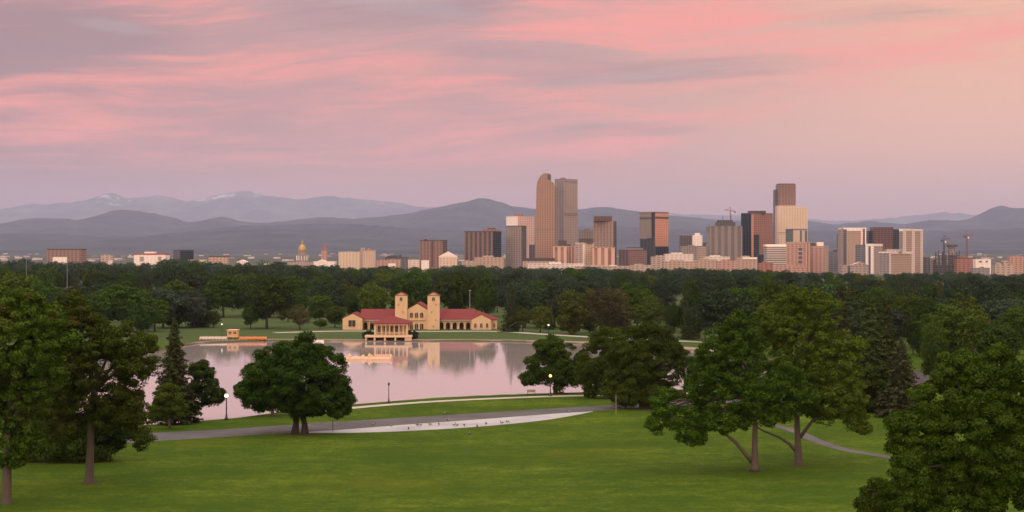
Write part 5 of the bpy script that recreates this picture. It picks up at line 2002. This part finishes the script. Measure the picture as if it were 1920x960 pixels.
# ------------------------------------------------------------------ lamps, boats, geese and other small things
lamp_iron = plain('lamp_iron', (.025, .022, .022), .5)
globe_white = glow('lamp_globe_white', (1.0, .86, .66), 2.2)
globe_amber = glow('lamp_globe_amber', (1.0, .55, .16), 3.2)
globe_off = plain('lamp_globe_off', (.05, .045, .045), .3)


def lamp(label, px, yb, yt, globe, group, D=None, scale=1.0):
    D = D or DG(yb)
    x = X(px, D)
    h = Z(yt, D)
    root = empty('street_lamp', (x, D, 0), label, 'street lamp', group)
    mb = MB()
    mb.lathe(x, D, [(.26 * scale, 0), (.26 * scale, .25), (.17 * scale, .35), (.13 * scale, .9), (.09 * scale, 1.0), (.07 * scale, h - .75), (.12 * scale, h - .70), (.15 * scale, h - .58)], 10)
    mb.build('post', lamp_iron, root, smooth=True)
    mb = MB()
    r = .27 * scale
    mb.lathe(x, D, [(.10 * scale, h - .579)] + [(r * math.cos(t), h - .30 + r * math.sin(t)) for t in np.linspace(-1.1, 1.35, 9)] + [(.03, h)], 12)
    mb.build('globe', globe, root, smooth=True)
    mb = MB()
    mb.lathe(x, D, [(.09 * scale, h + .001), (.05 * scale, h + .07), (.01, h + .16)], 8)
    mb.build('finial', lamp_iron, root)
    return root


LG = 'lamps around the lake'
lamp('lit white globe lamp at the lake edge left of the twin trunked tree', 424.5, 787, 739, globe_white, LG, scale=1.35)
lamp('unlit dark lamp post on the lake edge below the boathouse reflection', 729, 755.5, 717, globe_off, LG, scale=.95)
lamp('amber glowing lamp under the round dome shaped lakeside tree', 1032, 743, 702, globe_amber, LG, scale=1.15)
lamp('tiny far lit lamp before the olive trees right of the pavilion', 1028.5, 626, 608, globe_white, LG, D=640, scale=1.2)
lamp('far white globe lamp left of the boat dock kiosk', 416, 630, 606.5, globe_white, LG, scale=1.0)

wood_grey = plain('grey_timber', (.26, .22, .19), .85)
kiosk_wall = plain('kiosk_peach', (.66, .36, .20), .8)


def kiosk():
    D = 618.0
    root = empty('boat_kiosk', (X(436, D), D, 0), 'small peach boat kiosk on the dock with red eaves', 'kiosk')
    mb = MB()
    x0, x1 = X(426, D), X(445.5, D)
    mb.box(x0, x1, D, D + 3.2, .6, Z(620, D))
    w = mb.build('wall', kiosk_wall, root)
    window(w, x0 + .5, x0 + 1.5, 1.7, 2.6, D, name='window')
    window(w, x1 - 1.5, x1 - .5, 1.7, 2.6, D, name='window')
    mb = MB()
    gable_roof(mb, x0, x1, D, D + 3.2, Z(620, D) + .25, Z(617.6, D), .3, .2, 'x', 1.2, 1.2)
    mb.build('roof', kiosk_wall, root)
    mb = MB()
    for a in (x0 + .2, (x0 + x1) / 2, x1 - .2):
        mb.box(a - .12, a + .12, D + .2, D + .45, -1.4, .6)
        mb.box(a - .12, a + .12, D + 2.7, D + 2.95, -1.4, .6)
    mb.build('stilts', roof_red, root)


kiosk()


def dock():
    D = 614.0
    root = empty('boat_dock', (X(430, D), D, 0), 'long grey timber boat dock on the far left shore', 'dock')
    mb = MB()
    for k in range(48):
        xa = X(372, D) + k * (X(500, D) - X(372, D)) / 48
        mb.box(xa, xa + .48, D, D + 2.6, -.12, -.02)
    mb.build('decking', wood_grey, root)
    mb = MB()
    for k in range(9):
        x = X(374, D) + k * 3.0
        mb.tube([(x, D + .15, -1.6), (x, D + .15, .75)], [.13, .13], 7)
    mb.build('pile', wood_grey, root)
    mb = MB()
    for k in range(9):
        x = X(374, D) + k * 1.2
        mb.box(x - .04, x + .04, D + 2.4, D + 2.48, -.02, 1.0)
    mb.box(X(374, D), X(374, D) + 9.6, D + 2.4, D + 2.48, 1.0, 1.08)
    mb.build('railing', wood_grey, root)


dock()


def hull(mb, L, W, Hh, cx=0, cy=0, z=0.0, nose=.35):
    """small boat body lying along y, bow toward -y"""
    secs = [(-.5, .12, .85), (-.5 + nose * .4, .62, .95), (-.5 + nose, .95, 1.0), (.25, 1.0, 1.0), (.5, .86, 1.05)]
    rings = []
    for f, w, h in secs:
        rings.append([(cx - W / 2 * w, cy + f * L, z + Hh * h), (cx - W / 2 * w * .72, cy + f * L, z), (cx + W / 2 * w * .72, cy + f * L, z), (cx + W / 2 * w, cy + f * L, z + Hh * h)])
    for a, b in zip(rings[:-1], rings[1:]):
        for i in range(3):
            mb.face([a[i], a[i + 1], b[i + 1], b[i]])
        mb.face([a[3], a[0], b[0], b[3]])
    mb.face(rings[0])
    mb.face(rings[-1][::-1])


def pedal_boat(col, label, group):
    root = empty('pedal_boat', (0, 0, -.5), label, 'pedal boat', group)
    mb = MB()
    hull(mb, 2.7, .62, .42, -.55, 0, -.60)
    hull(mb, 2.7, .62, .42, .55, 0, -.60)
    mb.box(-.6, .6, -.55, 1.2, -.35, -.14)
    mb.build('hull', col, root)
    for sx in (-.38, .38):
        q = MB()
        q.box(sx - .3, sx + .3, .2, .75, -.139, .10)
        q.box(sx - .3, sx + .3, .7, .82, .101, .62)
        q.build('seat', col, root)
    q = MB()
    q.extrude_xz([(-.55, -.139), (.55, -.139), (.42, .32), (-.42, .32)], -.9, -.45)
    q.build('paddle_box', col, root)
    return root


def copy_tree(o, label):
    c = o.copy()
    COL.objects.link(c)
    for ch in [k for k in bpy.data.objects if k.parent == o]:
        d = ch.copy()
        COL.objects.link(d)
        d.parent = c
    c['label'] = label
    return c


NUM = ['first', 'second', 'third', 'fourth', 'fifth', 'sixth', 'seventh', 'eighth', 'ninth', 'tenth', 'eleventh', 'twelfth', 'thirteenth', 'fourteenth']
boat_white = plain('boat_white', (.62, .52, .47), .45)
boat_orange = plain('boat_orange', (.60, .235, .085), .45)
for n, a, b, col, cname in ((8, 378, 421, boat_white, 'whitish'), (7, 452, 496, boat_orange, 'orange')):
    proto = None
    for i in range(n):
        D = 611.5
        lb = f'{cname} pedal boat moored at the dock, {NUM[i]} from the left'
        g = f'{cname} pedal boats along the dock'
        if proto is None:
            proto = pedal_boat(col, lb, g)
            o = proto
        else:
            o = copy_tree(proto, lb)
        o.location = (X(a + (b - a) * i / (n - 1), D), D + (i % 2) * .3, -.02)
        o.rotation_euler = (0, 0, (.12, -.1, .05, -.04)[i % 4])


def motor_boat():
    D = 606.0
    x = X(598, D)
    root = empty('motor_boat', (x, D, -.5), 'white motor boat with dark canopy moored at the far stone bank', 'boat')
    mb = MB()
    hull(mb, 3.6, 1.5, .75, 0, 0, 0)
    me = mb.build('hull', white_paint, None)
    me.parent = root
    me.rotation_euler = (0, 0, 1.45)
    me.location = (0, 0, -.12)
    q = MB()
    q.box(x - .9, x + .6, D - .55, D + .55, .95, 1.03)
    c = q.build('canopy', roof_dark, root)
    q = MB()
    for sx in (-.8, .5):
        for sy in (-.45, .45):
            q.tube([(x + sx, D + sy, .2), (x + sx, D + sy, .949)], [.03, .03], 5)
    q.build('canopy_post', lamp_iron, c)


motor_boat()


def floating_fountain():
    D = 500.0
    cream = plain('cream_float', (.56, .37, .235), .7)
    xa, xb = X(628, D), X(733, D)
    root = empty('floating_fountain', ((xa + xb) / 2, D, -.5), 'long cream fountain float with low mounds lying on the lake', 'fountain')
    rs = random.Random(3)
    mb = MB()
    n = 16
    out_f, out_b = [], []
    for i in range(n + 1):
        x = xa + (xb - xa) * i / n
        out_f.append((x, D - 1.2 - .25 * math.sin(i * 1.3)))
        out_b.append((x, D + 9 + .3 * math.sin(i * 2.1)))
    mb.prism(out_f + out_b[::-1], -.75, .05, None, 0, True, True)
    mb.build('float', cream, root)
    for i, (px, w, h) in enumerate(((640, 2.0, .4), (652, .7, 1.2), (665, .8, .45), (678, .8, .8), (690, .55, 1.3), (694.5, .5, .8), (731, .5, 1.0))):
        x = X(px, D)
        q = MB()
        q.lathe(x, D + 5, [(w, .051), (w * .92, h * .35), (w * .55, h * .7), (w * .15, h)], 10)
        q.build('mound', cream, root, smooth=True)
    q = MB()
    q.box(X(697, D), X(729, D), D + 7.5, D + 8.1, .051, .75)
    q.build('parapet', cream, root)


floating_fountain()

# posts
def thin_post(name, label, px, yb, yt, cat, mat, r=.07, plate=False):
    D = DG(yb)
    x = X(px, D)
    root = empty(name, (x, D, 0), label, cat)
    h = Z(yt, D)
    mb = MB()
    mb.tube([(x, D, -.1), (x, D, h)], [r, r * .85], 7)
    mb.build('pole', mat, root)
    if plate:
        q = MB()
        q.box(x - .28, x + .28, D - r - .03, D - r - .005, h - .75, h - .05)
        q.build('sign_plate', plain('sign_back', (.30, .29, .28), .5), root)
    return root


thin_post('marker_post', 'thin dark marker post by the road right of the twin trunked tree', 624, 809, 787, 'post', lamp_iron, .06)
thin_post('marker_post', 'thin grey brown post at the left foot of the wide road tree', 1155, 776, 742, 'post', wood_grey, .07)


def tall_pole(label, px, yt, D):
    x = X(px, D)
    root = empty('light_mast', (x, D, 0), label, 'pole', 'tall poles over the trees')
    h = Z(yt, D)
    mb = MB()
    mb.tube([(x, D, -.1), (x, D, h)], [.20, .12], 7)
    mb.build('pole', plain('galvanised', (.20, .19, .20), .5), root)
    q = MB()
    q.box(x - .6, x + .6, D - .12, D + .12, h, h + .25)
    q.build('crossbar', wood_grey, root)


tall_pole('tall pale light mast over the trees near the left edge', 49.5, 484, 900)
tall_pole('tall pale light mast over the trees below the brown brick block', 126, 488, 900)
tall_pole('slim pale mast standing behind the right pavilion wing', 881, 545, 715)


def bin_box():
    D = DG(739)
    x = X(996, D)
    root = empty('park_bench', (x, D, 0), 'low park bench at the water edge left of the amber lamp', 'bench')
    mb = MB()
    mb.box(x - .9, x + .9, D - .25, D + .25, .42, .48)
    mb.build('seat', wood_grey, root)
    mb = MB()
    mb.box(x - .9, x + .9, D - .33, D - .27, .55, 1.0)
    mb.build('backrest', wood_grey, root)
    for sx in (-.8, .8):
        q = MB()
        q.box(x + sx - .05, x + sx + .05, D - .3, D + .25, 0, .419)
        q.build('leg', lamp_iron, root)


bin_box()

# hedges by the boathouse
for px, lb in ((690, 'clipped teal green hedge left of the boathouse columns'), (774, 'clipped teal green hedge right of the boathouse columns')):
    D = 618.5
    rs = np.random.RandomState(px)
    root = empty('hedge', (X(px, D), D, 0), lb, 'hedge')
    E = [((dx, 0, 1.35), (.9, .9, 1.4)) for dx in (-1.1, -.3, .5, 1.1)]
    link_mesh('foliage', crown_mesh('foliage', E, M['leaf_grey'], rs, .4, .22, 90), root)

# geese grazing about the lay-by
goose_dark = plain('goose_brown', (.13, .11, .09), .8)
goose_pale = plain('goose_breast', (.40, .36, .32), .8)
goose_black = plain('goose_black', (.02, .02, .02), .6)


def goose(label, up):
    """grey brown body as one skin, black neck and head, pale breast"""
    root = empty('goose', (0, 0, 0), label, 'goose', 'geese about the pale lay by')
    mb = MB()
    if up:
        neck = [((.30, 0, .47), .085), ((.37, 0, .60), .05), ((.38, 0, .74), .045), ((.42, 0, .82), .062), ((.49, 0, .81), .04), ((.55, 0, .79), .014)]
    else:
        neck = [((.32, 0, .42), .085), ((.44, 0, .38), .05), ((.53, 0, .25), .045), ((.57, 0, .15), .06), ((.60, 0, .09), .04), ((.62, 0, .04), .014)]
    body = [((-.48, 0, .42), .02), ((-.36, 0, .41), .09), ((-.18, 0, .39), .17), ((.02, 0, .38), .20), ((.18, 0, .40), .165)]
    pts = body + neck
    mb.tube([p[0] for p in pts], [p[1] for p in pts], 10)
    nb = 10 * (len(body) - 1)
    for i in range(len(mb.m)):
        if i >= nb:
            mb.m[i] = 2
        elif i >= nb - 10:
            mb.m[i] = 1
    o = mb.build('body', [goose_dark, goose_pale, goose_black], root, smooth=True)
    for sy in (-.08, .08):
        q = MB()
        q.tube([(0.02, sy, .24), (.03, sy, .10), (.02, sy, .015)], [.028, .016, .014], 6)
        q.box(-.02, .13, sy - .06, sy + .06, 0.0, .016)
        q.build('leg', goose_black, root)
    return root


gp = [(700, 799), (734, 800.5), (766, 805.5), (782, 799), (788, 800), (806, 798.5), (823, 798), (841, 790.5), (852, 800), (857, 800), (870, 799.5), (911, 796.5), (941, 795.8), (951, 793.5), (881, 815.5), (895, 802), (833, 777.5), (1068, 774.5)]
gname = ['pale road edge, leftmost of the flock', 'lay by, second from the left of the flock', 'grass edge below the pair of geese', 'lay by, left one of the close pair', 'lay by, right one of the close pair', 'lay by, just right of the close pair',
         'lay by, middle of the flock', 'road edge above the middle of the flock', 'lower lay by edge, left of a touching pair', 'lower lay by edge, right of a touching pair', 'lower lay by edge right of the touching pair', 'right half of the lay by, alone',
         'lower lay by edge, left of the last two', 'lay by, upper right of the last two', 'lawn below the lay by, lowest of all', 'grass right below the lay by edge', 'grass verge above the road', 'tip of the lay by, far right']
gu, gd_ = None, None
for i, ((px, py), nm) in enumerate(zip(gp, gname)):
    up = i % 3 == 0
    lb = f'small dark goose on the {nm}'
    if up and gu is None:
        o = gu = goose(lb, True)
    elif not up and gd_ is None:
        o = gd_ = goose(lb, False)
    else:
        o = copy_tree(gu if up else gd_, lb)
    gx, gy = G(px, py)
    o.location = (gx, gy, .03)
    o.rotation_euler = (0, 0, i * 2.39)
    o.scale = (.82, .82, .82)
